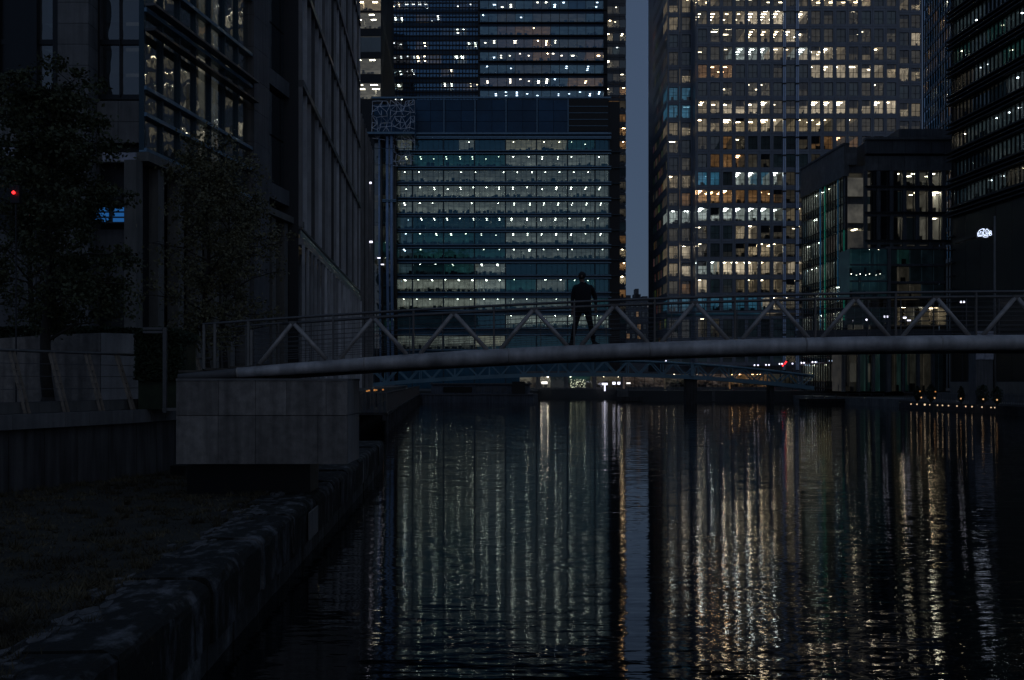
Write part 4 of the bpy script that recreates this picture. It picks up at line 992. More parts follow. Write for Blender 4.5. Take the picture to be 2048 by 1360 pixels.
# ------------------------------------------------------------------ blue glass tower at the back
ky, kf = 262.0, 290.0
kt = thing('far_blue_tower', 'narrow dark blue glass tower between the steel tower and the banded building', 'tower', (PX(1847, kf), kf, 2.0), math.atan2(ky - kf, PX(1908, ky) - PX(1847, kf)))
KL = math.hypot(ky - kf, PX(1908, ky) - PX(1847, kf)); rng = random.Random(55)
for k in range(-2, 32):
    z0 = 40 + k * 4.0; mbb = MB()
    for i in range(9):
        x0 = i * KL / 9; room(mbb, x0, x0 + KL / 9, .2, 4, z0 + .9, z0 + 3.7, rng.choice('kkkdoppdk'), rng, pitch=(1.6, 1.5), size=(.5, .5), clutter=.5)
    mbb.build('office_interior', ROOM_MATS, kt, kind='stuff')
    for i in range(6): pane(kt, 'pane_blue', (i + .5) * KL / 6, .05, z0 + 2.0, KL / 6 - .1, 3.8)
    block('spandrel', kt, 'spandrel_blue', 0, KL, -.08, .2, z0 - .1, z0 + .9)
for i in range(13): block('mullion', kt, 'mull_dark', i * KL / 12 - .06, i * KL / 12 + .06, -.2, .1, 0, 170)
mb = MB(); mb.box(0, KL, 4.4, 25, 0, 172); mb.build('core', M['mull_dark'], kt)

# ------------------------------------------------------------------ banded dark building on the far bank edge
RYf, RYn = 160.0, 92.0
rx0 = PX(1903, RYf); rs = AX
rb = thing('banded_building', 'black banded office building with long slanting rows of cool lit windows', 'building', (rx0, RYf, 1.2), math.atan2(-1.0, -rs))
RL = (RYf - RYn) * math.hypot(1, rs); rng = random.Random(66)
rzb = PZ(432, 158) - 1.2
for k in range(13):
    z0 = rzb + k * 4.25; mbb = MB(); i = 0.0
    while i < RL:
        w = rng.uniform(3, 9); j = min(RL, i + w); room(mbb, i, j, .5, 5.0, z0 + 1.9, z0 + 4.1, rng.choice(['w', 'w', 'g', 'w', 'd', 'k', 'w'] if k % 3 else ['k', 'd', 'w', 'k']), rng, pitch=(1.5, 1.6), size=(.28, .3), clutter=1.2); i = j
    mbb.build('office_interior', ROOM_MATS, rb, kind='stuff')
    for i in range(17): pane(rb, 'pane', (i + .5) * RL / 17, .25, z0 + 3.0, RL / 17 - .08, 2.25)
    block('spandrel', rb, 'black_clad', 0, RL, .1, .48, z0 - .1, z0 + 1.88)
    for q in range(3): block('louvre_blade', rb, 'band', -.5, RL, -.75, .05, z0 + .05 + q * .62, z0 + .20 + q * .62)
for k in range(13):
    mb = MB()
    for i in range(int(RL / 1.1)): mb.box(i * 1.1 - .05, i * 1.1 + .05, .05, .3, rzb + k * 4.25 + 1.9, rzb + k * 4.25 + 4.12)
    mb.build('window_bars', M['mull_dark'], rb, kind='stuff')
mb = MB(); mb.box(0, RL, 5.8, 30, 0, rzb + 56); mb.box(-.12, .0, .5, 5.7, 0, rzb + 56); mb.box(0, RL, .3, 5.7, 0, rzb - .12); mb.build('core', M['black_clad'], rb)
for i in range(16): block('wall_panel', rb, 'black_clad', i * RL / 16 + .03, (i + 1) * RL / 16 - .03, .0, .28, 0, rzb - .2)
for k in range(9): block('corner_louvre', rb, 'band', -.6, 1.2, -.5, .1, rzb - 3 - k * 2.0, rzb - 2.85 - k * 2.0)
# glowing logo on the black wall, mounted facing down the dock
Y = 126.0
lg = thing('glowing_logo', 'small glowing blue white emblem high on the black wall', 'sign', P(1970, 466, Y))
mb = MB(); s_ = Y / F
def stroke(pts, w=.036): mb.tube([((x - 970) / 27.2 * s_, 0, (706 - y) / 27.2 * s_) for x, y in pts], w, 6)
stroke([(600, 890), (570, 800), (585, 690), (640, 600), (720, 530), (830, 480), (930, 485)]); stroke([(600, 890), (660, 880), (640, 760), (640, 680)])
stroke([(690, 870), (740, 800), (800, 870), (680, 880)]); stroke([(700, 640), (820, 620), (810, 880)]); stroke([(730, 640), (740, 720), (690, 700)])
stroke([(860, 480), (900, 570), (950, 490)]); stroke([(930, 580), (880, 700), (900, 800), (1000, 810), (970, 740)]); stroke([(1000, 580), (1050, 490), (1110, 490), (1150, 600), (1190, 540)])
stroke([(1020, 590), (1030, 700), (1080, 760), (1080, 820)]); stroke([(1130, 620), (1130, 740), (1180, 760)]); stroke([(880, 830), (1020, 840), (1160, 825)]); stroke([(860, 900), (980, 930), (1140, 905)])
stroke([(1210, 620), (1290, 580), (1310, 640), (1300, 720), (1340, 770), (1300, 830), (1220, 840), (1200, 700), (1210, 620)]); stroke([(1250, 660), (1260, 760)])
mb.build('tube_letters', M['logo_emit'], lg)
mb = MB(); mb.box(-1.0, 1.0, .12, .3, -.75, .75); mb.box(-.3, .3, .3, 8.5, -.2, .2); mb.build('back_plate', M['black_clad'], lg)
fp = thing('flag_pole', 'slim bare steel pole in front of the black wall', 'pole', (PX(1989.5, 118), 118, 1.2))
mb = MB(); mb.tube([(0, 0, 0), (0, 0, PZ(432, 118) - 1.2)], .17, 10, r2=.1); mb.build('shaft', M['stone_grey'], fp, smooth=True)
mb = MB(); mb.box(-.35, .35, -.35, .35, 0, .5); mb.build('foot', M['stone_dark'], fp)
kb = thing('pale_kiosk', 'pale panelled kiosk seen through the bridge railing before the black wall', 'kiosk', (PX(1952, 117), 117, 1.2))
for i in range(2):
    for k in range(2): block('panel', kb, 'sign_pale', i * 1.0 + .02, i * 1.0 + .96, 0, .1, 5 + k * 1.6, 5 + k * 1.6 + 1.56)
block('body', kb, 'stone_dark', .04, 1.94, .12, 2, 0, 8.2)

# ------------------------------------------------------------------ terrace quay with warm lights
tq = thing('terrace_wall', 'low stepped stone terrace wall at the water with pale upper band', 'wall', (0, 0, 0))
def rq(Y):
    for (x0, y0), (x1, y1) in zip(RQ, RQ[1:]):
        if y0 <= Y <= y1: return x0 + (x1 - x0) * (Y - y0) / (y1 - y0)
def strip(name, y0, y1, off, dep, z0, z1, mat, parent):
    mb = MB(); mb.prism([(rq(y0) + off, y0), (rq(y1) + off, y1), (rq(y1) + off + dep, y1), (rq(y0) + off + dep, y0)][::-1], z0, z1); return mb.build(name, mat, parent)
yy = 96.0
while yy < 149:
    y2 = min(149.5, yy + 6.7)
    strip('wall_stone', yy + .02, y2 - .02, 5.0, .8, 1.2, 2.2, M['stone_grey'] if yy < 112 else M['stone_dark'], tq)
    strip('band_stone', yy + .02, y2 - .02, 7.0, .8, 2.2, 3.7, M['stone_pale'] if yy > 120 else M['stone_dark'], tq)
    strip('dock_stone', yy + .02, y2 - .02, -.3, .5, -.6, 1.0, M['timber'], tq); yy = y2
rl_ = thing('terrace_railing', 'dark upright bar railing along the terrace edge', 'railing', (0, 0, 0)); yy = 100.0; n = 0
while yy < 150:
    x = rq(yy) + .5; mb = MB(); mb.box(x - .03, x + .03, yy - .03, yy + .03, 1.2, 2.15); mb.build('bar', M['rail_dark'], rl_); yy += .55
strip('top_rail', 100, 150, .45, .1, 2.15, 2.22, M['rail_dark'], rl_)
for i, px in enumerate((1822, 1834, 1849.5, 1859.5, 1875, 1885, 1897, 1914, 1931.5, 1944, 1964, 1982, 1990, 2008.5, 2030)):
    Y = 3.0 * F / (808 + (px - 1822) * .0435 - HY); Y = (H - .75) * F / (808 + (px - 1822) * .0435 - HY); x = PX(px, Y)
    o = thing('quay_light', '%s of the fifteen small warm lights low along the terrace edge' % 'first second third fourth fifth sixth seventh eighth ninth tenth eleventh twelfth thirteenth fourteenth fifteenth'.split()[i], 'lamp', (x, Y, .75), 0, 'row of small warm lights along the terrace edge')
    mb = MB(); mb.ball((0, 0, 0), (.13 if i == 2 else .085) * (.8 if i in (3, 11) else 1), 8, 6); mb.build('bulb', M['sparkle'], o); mb = MB(); mb.box(-.06, .06, .1, .5, -.06, .06); mb.build('bracket', M['frame'], o)
pl_rng = random.Random(14)
for i, (px, py, w) in enumerate(((1835, 783, 16), (1862, 783, 22), (1922, 786, 14), (1966, 789, 30), (1994, 790, 26))):
    Y = 128 - i * 4.0; lab = ['first', 'second', 'third', 'fourth', 'fifth'][i]
    o = thing('terrace_shrub', '%s dark shrub along the terrace strung with tiny amber lights' % lab, 'shrub', (PX(px, Y), Y, 1.2), 0, 'shrubs on the terrace')
    R_ = w / 2 * Y / F; mb = MB(); hh = 1.9 + .2 * (i % 2)
    for q in range(420):
        th, ph, rr = pl_rng.uniform(0, 6.28), pl_rng.uniform(-1.2, 1.5), R_ * pl_rng.uniform(.4, 1.05)
        c = Vector((rr * math.cos(th) * math.cos(ph), rr * math.sin(th) * math.cos(ph), hh / 2 + .1 + hh / 2 * math.sin(ph) * pl_rng.uniform(.6, 1))); a = Vector((pl_rng.uniform(-1, 1), pl_rng.uniform(-1, 1), pl_rng.uniform(-1, 1))).normalized() * .11; b = a.orthogonal().normalized() * .08
        mb.face([c - a, c + b, c + a, c - b])
    mb.build('foliage', M['hedge'], o, kind='stuff')
    mb = MB(); mb.tube([(0, 0, 0), (0, 0, hh * .7)], .06, 6); mb.build('stem', M['bark'], o)
    for q in range((2, 2, 1, 1, 1)[i]):
        mb = MB(); mb.ball((pl_rng.uniform(-R_, R_) * .8, -R_ * .9 - .1, .6 + q * .75 % 1.5), .09, 6, 5); mb.build('fairy_light', M['amber_emit'] if q % 2 else M['warm_emit'], o)

# ------------------------------------------------------------------ near footbridge
BYN = 25.0
def bzc(x): return 4.715 - .00188 * (13 - x) ** 2          # height of the edge tube's centre
fbr = thing('footbridge', 'arched steel footbridge with tubular edge beam and zigzag railing crossing the water', 'bridge', (PX(352, 25), 25.0, 3.9))
ox, oy, oz = PX(352, 25), 25.0, 3.9
def L3(x, y, z): return (x - ox, y - oy, z - oz)
xs = [-8.3 + i * .9 for i in range(47)]
xs_ = [PX(476, BYN)] + [x for x in xs if x > PX(476, BYN) + .2]
mb = MB(); mb.tube([L3(x, BYN, bzc(x)) for x in xs_], [min(.188, .122 + (x + 6.52) * .0125) for x in xs_], 24); mb.build('edge_tube', M['tube'], fbr, smooth=True)
mb = MB(); mb.tube([L3(-7.95 + i * .205, BYN + .03, bzc(-7.95 + i * .205) - .01) for i in range(8)], .09, 18, r2=.119); mb.build('tube_end', M['tube_dark'], fbr, smooth=True)
mb = MB(); mb.tube([L3(x, BYN + 2.9, bzc(x)) for x in xs], .188, 14); mb.build('edge_tube', M['tube'], fbr, smooth=True)
# flange collars on the tube
for px in (476, 730, 1018, 1299, 1610, 1880):
    x = PX(px, BYN); mb = MB(); mb.tube([L3(x - .02, BYN, bzc(x - .02)), L3(x + .02, BYN, bzc(x + .02))], min(.188, .122 + (x + 6.52) * .0125) + .003, 24); mb.build('weld_collar', M['brace'], fbr, smooth=True)
# deck boards across, cross beams under
for i in range(62):
    x = -8.0 + i * .62
    mb = MB(); mb.box(x - ox, x + .6 - ox, .17, 2.75, bzc(x) + .12 - oz, bzc(x) + .175 - oz); mb.build('deck_board', M['deck'], fbr)
for i in range(16):
    x = -6.5 + i * 2.3; mb = MB(); mb.box(x - ox - .06, x - ox + .06, .18, 2.72, bzc(x) - .12 - oz, bzc(x) + .11 - oz); mb.build('cross_beam', M['rail_dark'], fbr)
x0b = PX(405, BYN)
xr_ = [x0b + i * .95 for i in range(42)]
mb = MB(); mb.tube([L3(x, BYN, bzc(x) + 1.215) for x in xr_], .033, 10); mb.build('handrail', M['rail_dark'], fbr, smooth=True)
mb = MB(); mb.tube([L3(x, BYN + .02, bzc(x) + 1.095) for x in [q for q in xr_ if q > PX(497, BYN)]], .036, 10); mb.build('top_chord', M['rail_dark'], fbr, smooth=True)
mb = MB(); mb.tube([L3(x, BYN + 2.9, bzc(x) + 1.31) for x in xr_], .024, 8); mb.build('handrail', M['rail_dark'], fbr, smooth=True)
xa0 = PX(586, BYN); sp = 160.7 / F * BYN
for k in range(20):
    xa = xa0 + k * sp; za = bzc(xa) + 1.06
    for s_ in (-1, 1):
        xb = xa + s_ * (sp / 2 - .16); zb = bzc(xb) + .17
        mb = MB(); mb.tube([L3(xa + s_ * .035, BYN, za), L3(xb, BYN, zb)], .052, 12); mb.build('brace', M['brace'], fbr, smooth=True)
    mb = MB(); mb.box(xa - .09 - ox, xa + .09 - ox, -.035, .035, za - .05 - oz, za + .07 - oz); mb.build('gusset', M['rail_dark'], fbr)
    xp = xa + sp / 2; mb = MB(); mb.box(xp - .021 - ox, xp + .021 - ox, -.03, .03, bzc(xp) + .16 - oz, bzc(xp) + 1.2 - oz); mb.build('post', M['rail_dark'], fbr)
for px in (408, 430, 497, 503):
    x = PX(px, BYN); mb = MB(); mb.box(x - .028 - ox, x + .028 - ox, -.03, .03, bzc(x) + .15 - oz, bzc(x) + (1.21 if px < 500 else 1.0) - oz); mb.build('post', M['rail'], fbr)
for i in range(7):
    h_ = .30 + i * .115; mb = MB(); mb.tube([L3(x, BYN + .05, bzc(x) + h_) for x in xr_], .006, 5); mb.build('wire', M['wire'], fbr)
    mb = MB(); mb.tube([L3(x, BYN + 2.88, bzc(x) + h_ + .05) for x in xr_], .007, 5); mb.build('wire', M['wire'], fbr)
for i in range(44):
    x = x0b + .3 + i * .87; mb = MB(); mb.box(x - .009 - ox, x + .009 - ox, 2.88, 2.92, bzc(x) + .15 - oz, bzc(x) + 1.3 - oz); mb.build('baluster', M['rail_dark'], fbr)

# ------------------------------------------------------------------ the walker
def person():
    px0, Yp = 1166, 26.2
    gx = PX(px0, Yp); gz = bzc(gx) + .175
    root = thing('person', 'person in dark jacket and trousers walking across the footbridge, seen from behind', 'person', (gx, Yp, gz))
    root.scale = (1.06, 1.06, 1.06)
    # joints in metres: x to the picture's other side, y away from the camera, z up (one skeleton, one skin)
    J = {'pelvis': ((0, 0, .93), .150, .115), 'belly': ((0, 0, 1.08), .155, .115), 'chest': ((0, .0, 1.30), .185, .125), 'neck0': ((-.005, -.01, 1.47), .085, .075), 'neck': ((-.02, .0, 1.53), .055, .058),
         'head0': ((-.03, .0, 1.60), .072, .085), 'head1': ((-.032, .0, 1.68), .080, .098), 'head2': ((-.03, 0, 1.745), .062, .075),
         'hipL': ((-.10, 0, .88), .095, .10), 'kneeL': ((-.19, -.03, .49), .066, .068), 'shinL': ((-.225, .03, .30), .058, .060), 'ankL': ((-.265, .10, .10), .045, .050), 'toeL': ((-.31, -.05, .045), .042, .038),
         'hipR': ((.10, 0, .88), .095, .10), 'kneeR': ((.175, -.10, .49), .066, .068), 'shinR': ((.215, -.06, .30), .058, .060), 'ankR': ((.245, -.02, .10), .045, .050), 'toeR': ((.35, -.12, .045), .042, .038),
         'shL': ((-.19, 0, 1.42), .075, .075), 'elL': ((-.245, .04, 1.14), .055, .055), 'wrL': ((-.255, -.06, .92), .034, .034),
         'shR': ((.19, 0, 1.42), .075, .075), 'elR': ((.295, .09, 1.17), .055, .055), 'wrR': ((.30, -.05, .97), .034, .034)}
    E = [('pelvis', 'belly'), ('belly', 'chest'), ('chest', 'neck0'), ('neck0', 'neck'), ('neck', 'head0'), ('head0', 'head1'), ('head1', 'head2'),
         ('pelvis', 'hipL'), ('hipL', 'kneeL'), ('kneeL', 'shinL'), ('shinL', 'ankL'), ('ankL', 'toeL'), ('pelvis', 'hipR'), ('hipR', 'kneeR'), ('kneeR', 'shinR'), ('shinR', 'ankR'), ('ankR', 'toeR'),
         ('chest', 'shL'), ('shL', 'elL'), ('elL', 'wrL'), ('chest', 'shR'), ('shR', 'elR'), ('elR', 'wrR')]
    for sd, (wx, wy, wz) in (('L', (-.255, -.06, .92)), ('R', (.30, -.05, .97))):
        q = -1 if sd == 'L' else 1
        J['palm' + sd] = ((wx - q * .005, wy - .03, wz - .065), .036, .022); E.append(('wr' + sd, 'palm' + sd))
        for i, (dx, ln) in enumerate(((-.028, .062), (-.010, .075), (.009, .070), (.026, .055))):
            J['f%s%da' % (sd, i)] = ((wx + dx * .9, wy - .045, wz - .115), .0095, .0095); J['f%s%db' % (sd, i)] = ((wx + dx, wy - .075 , wz - .115 - ln), .008, .008)
            E += [('palm' + sd, 'f%s%da' % (sd, i)), ('f%s%da' % (sd, i), 'f%s%db' % (sd, i))]
        J['t%sa' % sd] = ((wx - q * .045, wy - .05, wz - .07), .011, .011); J['t%sb' % sd] = ((wx - q * .05, wy - .08, wz - .115), .009, .009)
        E += [('palm' + sd, 't%sa' % sd), ('t%sa' % sd, 't%sb' % sd)]
    keys = list(J); me = bpy.data.meshes.new('skeleton'); me.from_pydata([J[k][0] for k in keys], [(keys.index(a), keys.index(b)) for a, b in E], [])
    ob = bpy.data.objects.new('skeleton', me); C.objects.link(ob)
    sk = ob.modifiers.new('skin', 'SKIN'); sk.use_smooth_shade = True; sk.branch_smoothing = .4
    for i, k in enumerate(keys):
        d_ = me.skin_vertices[0].data[i]; d_.radius = (J[k][1], J[k][2]); d_.use_root = (k == 'pelvis')
    ss = ob.modifiers.new('sub', 'SUBSURF'); ss.levels = 2; ss.render_levels = 2
    dg = bpy.context.evaluated_depsgraph_get(); bm_ = bpy.data.meshes.new_from_object(ob.evaluated_get(dg)); bpy.data.objects.remove(ob)
    bm_.name = 'body'
    for m_ in ('skin', 'cloth', 'cloth2', 'hair'): bm_.materials.append(M[m_])
    for p in bm_.polygons:
        c = p.center; p.use_smooth = True
        if c.z > 1.50: p.material_index = 3 if (c.z > 1.655 or c.y < -.0 and c.z > 1.58) else 0
        elif abs(c.x) > .20 and c.z < (.90 if c.x < 0 else .95) and c.z > .70: p.material_index = 0
        elif c.z > .84: p.material_index = 1
        else: p.material_index = 2 if c.z > .09 else 3
    body = link('body', bm_, root)
    # jacket: loose shell from collar to hip, with hem and upright collar
    mb = MB(); secs = [(1.52, .075, .075), (1.485, .10, .09), (1.45, .185, .11), (1.39, .215, .135), (1.25, .205, .140), (1.10, .190, .135), (.98, .188, .135), (.86, .196, .14), (.79, .200, .142), (.79, .18, .125)]
    n = 20
    for z, rx, ry in secs:
        for j in range(n):
            a = 2 * math.pi * j / n; w = 1 + .03 * math.sin(5 * a + z * 9)
            mb.v.append((rx * math.cos(a) * w, ry * math.sin(a) * w, z))
    for k in range(len(secs) - 1):
        for j in range(n): mb.f.append((k * n + j, (k + 1) * n + j, (k + 1) * n + (j + 1) % n, k * n + (j + 1) % n)); mb.m.append(0); mb.g.append((0, 0, 0))
    mb.build('jacket', M['cloth'], root, smooth=True)
    # hair cap, ears and nose turned to one side
    mb = MB(); mb.ball((-.022, -.004, 1.682), .090, 14, 10, sz=1.02); mb.build('hair', M['hair'], root, smooth=True)
    mb = MB(); mb.ball((-.035, -.094, 1.65), .022, 8, 6, sz=1.4); mb.ball((-.02, .094, 1.65), .022, 8, 6, sz=1.4); mb.build('ear', M['skin'], root, smooth=True)
    mb = MB(); mb.tube([(-.105, .012, 1.675), (-.135, .015, 1.635)], .010, 8, r2=.018); mb.tube([(-.115, .012, 1.592), (-.118, .034, 1.592)], .008, 6); mb.build('face', M['skin'], root, smooth=True)
    for q, tx, ty in ((-1, -.29, .02), (1, .30, -.07)):
        mb = MB(); mb.ball((0, 0, 0), .06, 10, 6); o = mb.build('shoe', M['hair'], root, smooth=True); o.location = (tx, ty, .05); o.scale = (1.9 if q > 0 else 1.35, 1.3, .8)
person()

# ------------------------------------------------------------------ railing on the curved wall
cr = thing('promenade_railing', 'cable railing with paired leaning weathered posts on the curved wall', 'railing', (0, 0, 0))
tot = plen(WALL); tops = []; ds = [3.2 + .0, 5.6, 7.4, 9.0, 10.35, 11.55, 12.6, 13.6, 14.7, 15.9, 17.0, 18.0]
d = 2.4; plist = []
while d < tot - .1: plist.append(d); d += 1.32
for d in plist:
    a, t_ = along(WALL, d); n_ = Vector((t_.y, -t_.x, 0))
    for s_ in (-.07, .07):
        b0 = a - n_ * .12 + t_ * s_ + Vector((0, 0, 2.98)); b1 = a - n_ * .62 + t_ * s_ + Vector((0, 0, 4.53))
        mb = MB(); mb.bar(b0, b1, .075, .022); mb.build('post', M['rust_post'], cr)
    for h_ in (.35, .75, 1.1):
        f = h_ / 1.55; c = (a - n_ * .12).lerp(a - n_ * .62, f) + Vector((0, 0, 2.98 + h_)); mb = MB(); mb.bar(c - t_ * .1, c + t_ * .1, .03, .03); mb.build('spacer', M['rust_post'], cr)
def rail_pts(h_):
    out = []
    for i in range(60):
        d = 1.0 + (tot - 1.0) * i / 59; a, t_ = along(WALL, d); n_ = Vector((t_.y, -t_.x, 0)); out.append((a - n_ * (.12 + .5 * h_ / 1.55)) + Vector((0, 0, 2.98 + h_)))
    return out
mb = MB(); mb.tube(rail_pts(1.58), .04, 10); mb.build('top_rail', M['rail'], cr, smooth=True)
for h_ in (.30, .62, .94, 1.26): mb = MB(); mb.tube(rail_pts(h_), .009, 6); mb.build('wire', M['wire'], cr)
ep = thing('gate_post', 'upright steel post with short rails beside the hedge at the bridge end', 'post', (PX(330, 26.5), 26.5, 3.0))
mb = MB(); mb.box(-.045, .045, -.045, .045, 0, PZ(655, 26.5) - 3.0); mb.build('post', M['rail_dark'], ep)
for py in (657, 664): mb = MB(); mb.box(-.55, -.06, -.03, .03, PZ(py, 26.5) - 3.03, PZ(py, 26.5) - 2.97); mb.build('rail', M['rail_dark'], ep)
mb = MB(); mb.box(-.06, 1.0, -.03, .03, .05, .12); mb.build('foot_rail', M['rail'], ep)

# ------------------------------------------------------------------ polished granite planter, hedge
pl = thing('granite_planter', 'long polished granite planter wall with leaning end behind the railing', 'planter', (PX(-140, 33), 33.0, 3.0))
gx_ = lambda px, Y=33.0: PX(px, Y) - PX(-140, 33)
gzv = lambda py, Y=33.0: PZ(py, Y) - 3.0
def slab(name, xa, xb, ta, tb, lean, mat, y0=0, y1=.5, ya=None):
    ya = y0 if ya is None else ya
    mb = MB(); v = [(xa, y0, 0), (xb, ya, 0), (xb, y1, 0), (xa, y1, 0), (xa, y0, ta), (xb + lean, ya, tb), (xb + lean, y1, tb), (xa, y1, ta)]
    mb.v += v
    for q in ((0, 3, 2, 1), (4, 5, 6, 7), (0, 1, 5, 4), (1, 2, 6, 5), (2, 3, 7, 6), (3, 0, 4, 7)): mb.f.append(q); mb.m.append(0); mb.g.append((0, 0, 0))
    return mb.build(name, mat, pl)
slab('granite_slab', gx_(-140), gx_(-42), gzv(682), gzv(679), 0, M['granite'])
slab('granite_slab', gx_(-40), gx_(98), gzv(679), gzv(670), 0, M['granite'])
slab('granite_slab', gx_(99), gx_(201), gzv(670), gzv(665.5), 0, M['granite'])
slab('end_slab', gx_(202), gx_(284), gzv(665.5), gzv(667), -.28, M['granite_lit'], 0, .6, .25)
mb = MB(); mb.box(0, gx_(270), .55, 3.0, 0, gzv(690)); mb.build('soil_box', M['conc_wall'], pl)
def hedge(name, label, px0, px1, py0, py1, Y, dep, seed, n):
    o = thing(name, label, 'hedge', (PX((px0 + px1) / 2, Y), Y, 3.0)); r = random.Random(seed); mb = MB()
    w = (PX(px1, Y) - PX(px0, Y)) / 2; z0, z1 = PZ(py1, Y) - 3.0, PZ(py0, Y) - 3.0
    for i in range(n):
        u, v_, t_ = r.uniform(-1, 1), r.uniform(0, 1), r.uniform(0, 1)
        if r.random() < .5: v_ = 1 - abs(r.gauss(0, .08))
        else: t_ = abs(r.gauss(0, .15))
        c = Vector((u * w, t_ * dep, z0 + (z1 - z0) * v_ * (1 - .12 * u * u))); a = Vector((r.uniform(-1, 1), r.uniform(-1, 1), r.uniform(-1, 1))).normalized() * r.uniform(.04, .09); b = a.orthogonal().normalized() * .04
        mb.face([c - a, c + b, c + a, c - b])
    mb.build('foliage', M['hedge'], o, kind='stuff')
    mb = MB(); mb.box(-w * .9, w * .9, .15, dep, 0, z1 * .86); mb.build('stems', M['hedge'], o)
hedge('hedge', 'clipped dark hedge filling the gap between planter and bridge end', 268, 362, 655, 760, 29.5, 1.6, 1, 9000)
hedge('hedge', 'low dark hedge growing along the back of the granite planter', -60, 285, 652, 700, 35.0, 1.2, 2, 9000)

# ------------------------------------------------------------------ trees
def tree(label, px, Y, base, pyt, pyb, px0, px1, seed, nleaf, mat, r0=.13, lean=0.0):
    r = random.Random(seed); X0 = PX(px, Y); o = thing('plane_tree', label, 'tree', (X0, Y, base), 0, 'trees on the promenade')
    z0, z1 = PZ(pyb, Y) - base, PZ(pyt, Y) - base; xa, xb = PX(px0, Y) - X0, PX(px1, Y) - X0; cx, rx = (xa + xb) / 2, (xb - xa) / 2
    mb = MB(); tr = []
    for k in range(10):
        f = k / 9; tr.append(Vector((lean * f + .09 * math.sin(k * 1.3 + seed), .08 * math.cos(k * 1.1), f * (z1 - .35))))
    mb.tube(tr, r0, 10, r2=.02); mb.tube([(0, 0, -.05), (0.0, 0, .35)], r0 * 1.7, 10, r2=r0 * .98)
    def on_trunk(z):
        f = max(0, min(.999, z / (z1 - .35))) * 9; k = int(f); return tr[k].lerp(tr[k + 1], f - k)
    clumps = []; H_ = z1 - z0
    for i in range(30):
        f = ((i + r.uniform(0, 1)) / 30) ** .9; zs_ = z0 * .72 + (z1 - z0 * .72) * f * .88; b = on_trunk(zs_)
        an = i * 2.4 + r.uniform(-.6, .6); prof = (.55 + .9 * f if f < .4 else .91 - (f - .4) * 1.15) + .08
        ln = prof * r.uniform(.55, 1.12)
        e = b + Vector((math.cos(an) * rx * ln + cx * prof, math.sin(an) * rx * ln * .9, H_ * r.uniform(.05, .20) - (.35 if f < .25 else 0)))
        m1 = b.lerp(e, .45) + Vector((r.uniform(-.1, .1), r.uniform(-.1, .1), H_ * .03)); mb.tube([b, m1, e], .042 * (1.25 - f), 6, r2=.010)
        for q in range(6):
            g_ = r.uniform(.35, 1.0); p = (b.lerp(m1, g_ * 2) if g_ < .5 else m1.lerp(e, g_ * 2 - 1)); L_ = r.uniform(.35, .95)
            ee = p + Vector((r.uniform(-1, 1), r.uniform(-1, 1), r.uniform(-.45, .75))).normalized() * L_; mb.tube([p, p.lerp(ee, .5) + Vector((0, 0, .05)), ee], .012, 4, r2=.004)
            for w_ in range(3):
                t_ = ee.lerp(p, r.uniform(0, .5)) + Vector((r.uniform(-.22, .22), r.uniform(-.22, .22), r.uniform(-.2, .2))); mb.tube([ee.lerp(p, .4), t_], .006, 3, r2=.003); clumps.append((t_, r.uniform(.10, .24), r.uniform(.3, 1.6)))
    mb.build('trunk', M['bark'], o, smooth=True)
    lf = MB(); tw = sum(c[2] for c in clumps)
    for c0, rad, wt_ in clumps:
        for i in range(int(nleaf * wt_ / tw + r.random())):
            c = c0 + Vector((r.gauss(0, rad), r.gauss(0, rad), r.gauss(0, rad * .7)))
            d_ = Vector((r.uniform(-1, 1), r.uniform(-1, 1), r.uniform(-1.2, .35))).normalized(); s_ = r.uniform(.04, .085)
            a = d_ * s_; b = d_.orthogonal().normalized(); b = (Matrix.Rotation(r.uniform(0, 6.28), 3, d_) @ b) * s_ * .62; up_ = a.cross(b).normalized() * s_ * .18
            lf.face([c - a, c + b + up_, c + a, c - b + up_])
    lf.build('crown', M[mat], o, kind='stuff')
tree('broad dark tree with its trunk in front of the granite planter', 96, 29.0, 3.0, 150, 640, -50, 345, 3, 22000, 'leaf', .17, 0)
tree('slender tree beside the bridge end with loose olive crown', 412, 36.0, 3.0, 285, 640, 275, 540, 7, 9500, 'leaf2', .12, 0)
tree('tree set a little further back whose crown reaches the fin fronted building', 446, 41.0, 3.0, 330, 650, 370, 600, 13, 6500, 'leaf2', .11, .3)
tree('dark tree behind the planter at the picture edge', 62, 40.0, 3.0, 250, 620, -70, 210, 17, 11000, 'leaf', .15, 0)

# ------------------------------------------------------------------ timber jetty along the bank
jt = thing('timber_jetty', 'dark timber jetty with upright bar fence running along the bank', 'jetty', (PX(776, 76.7), 76.7, 0))
ang = math.atan2(1.0, AX); jt.rotation_euler = (0, 0, ang); JL = 108.0
def jl(): pass
for i in range(36): block('deck_board', jt, 'timber', i * 3.0 + .02, i * 3.0 + 2.98, .0, 3.6, 1.32, 1.5)
mb = MB(); mb.box(0, JL, .15, .4, .9, 1.3); mb.build('fender_beam', M['timber'], jt)
for i in range(28): mb = MB(); mb.tube([(i * 4 + .3, .12, -.6), (i * 4 + .3, .12, 1.3)], .16, 8); mb.build('pile', M['timber'], jt)
for i in range(100):
    x = 108 * (i / 100) ** 1.25; block('fence_bar', jt, 'rail_dark', x - .035, x + .035, .06, .13, 1.5, 2.92)
for i in range(12): block('fence_bar', jt, 'rail_dark', -.05, .02, .1 + i * .29, .16 + i * .29, 1.5, 2.92)
block('top_rail', jt, 'rail_dark', -.05, JL, .04, .15, 2.92, 3.0); block('bottom_rail', jt, 'rail', -.05, JL, .0, .05, 1.42, 1.54); block('top_rail', jt, 'rail_dark', -.06, .05, .1, 3.6, 2.921, 3.0)
jr = random.Random(2)
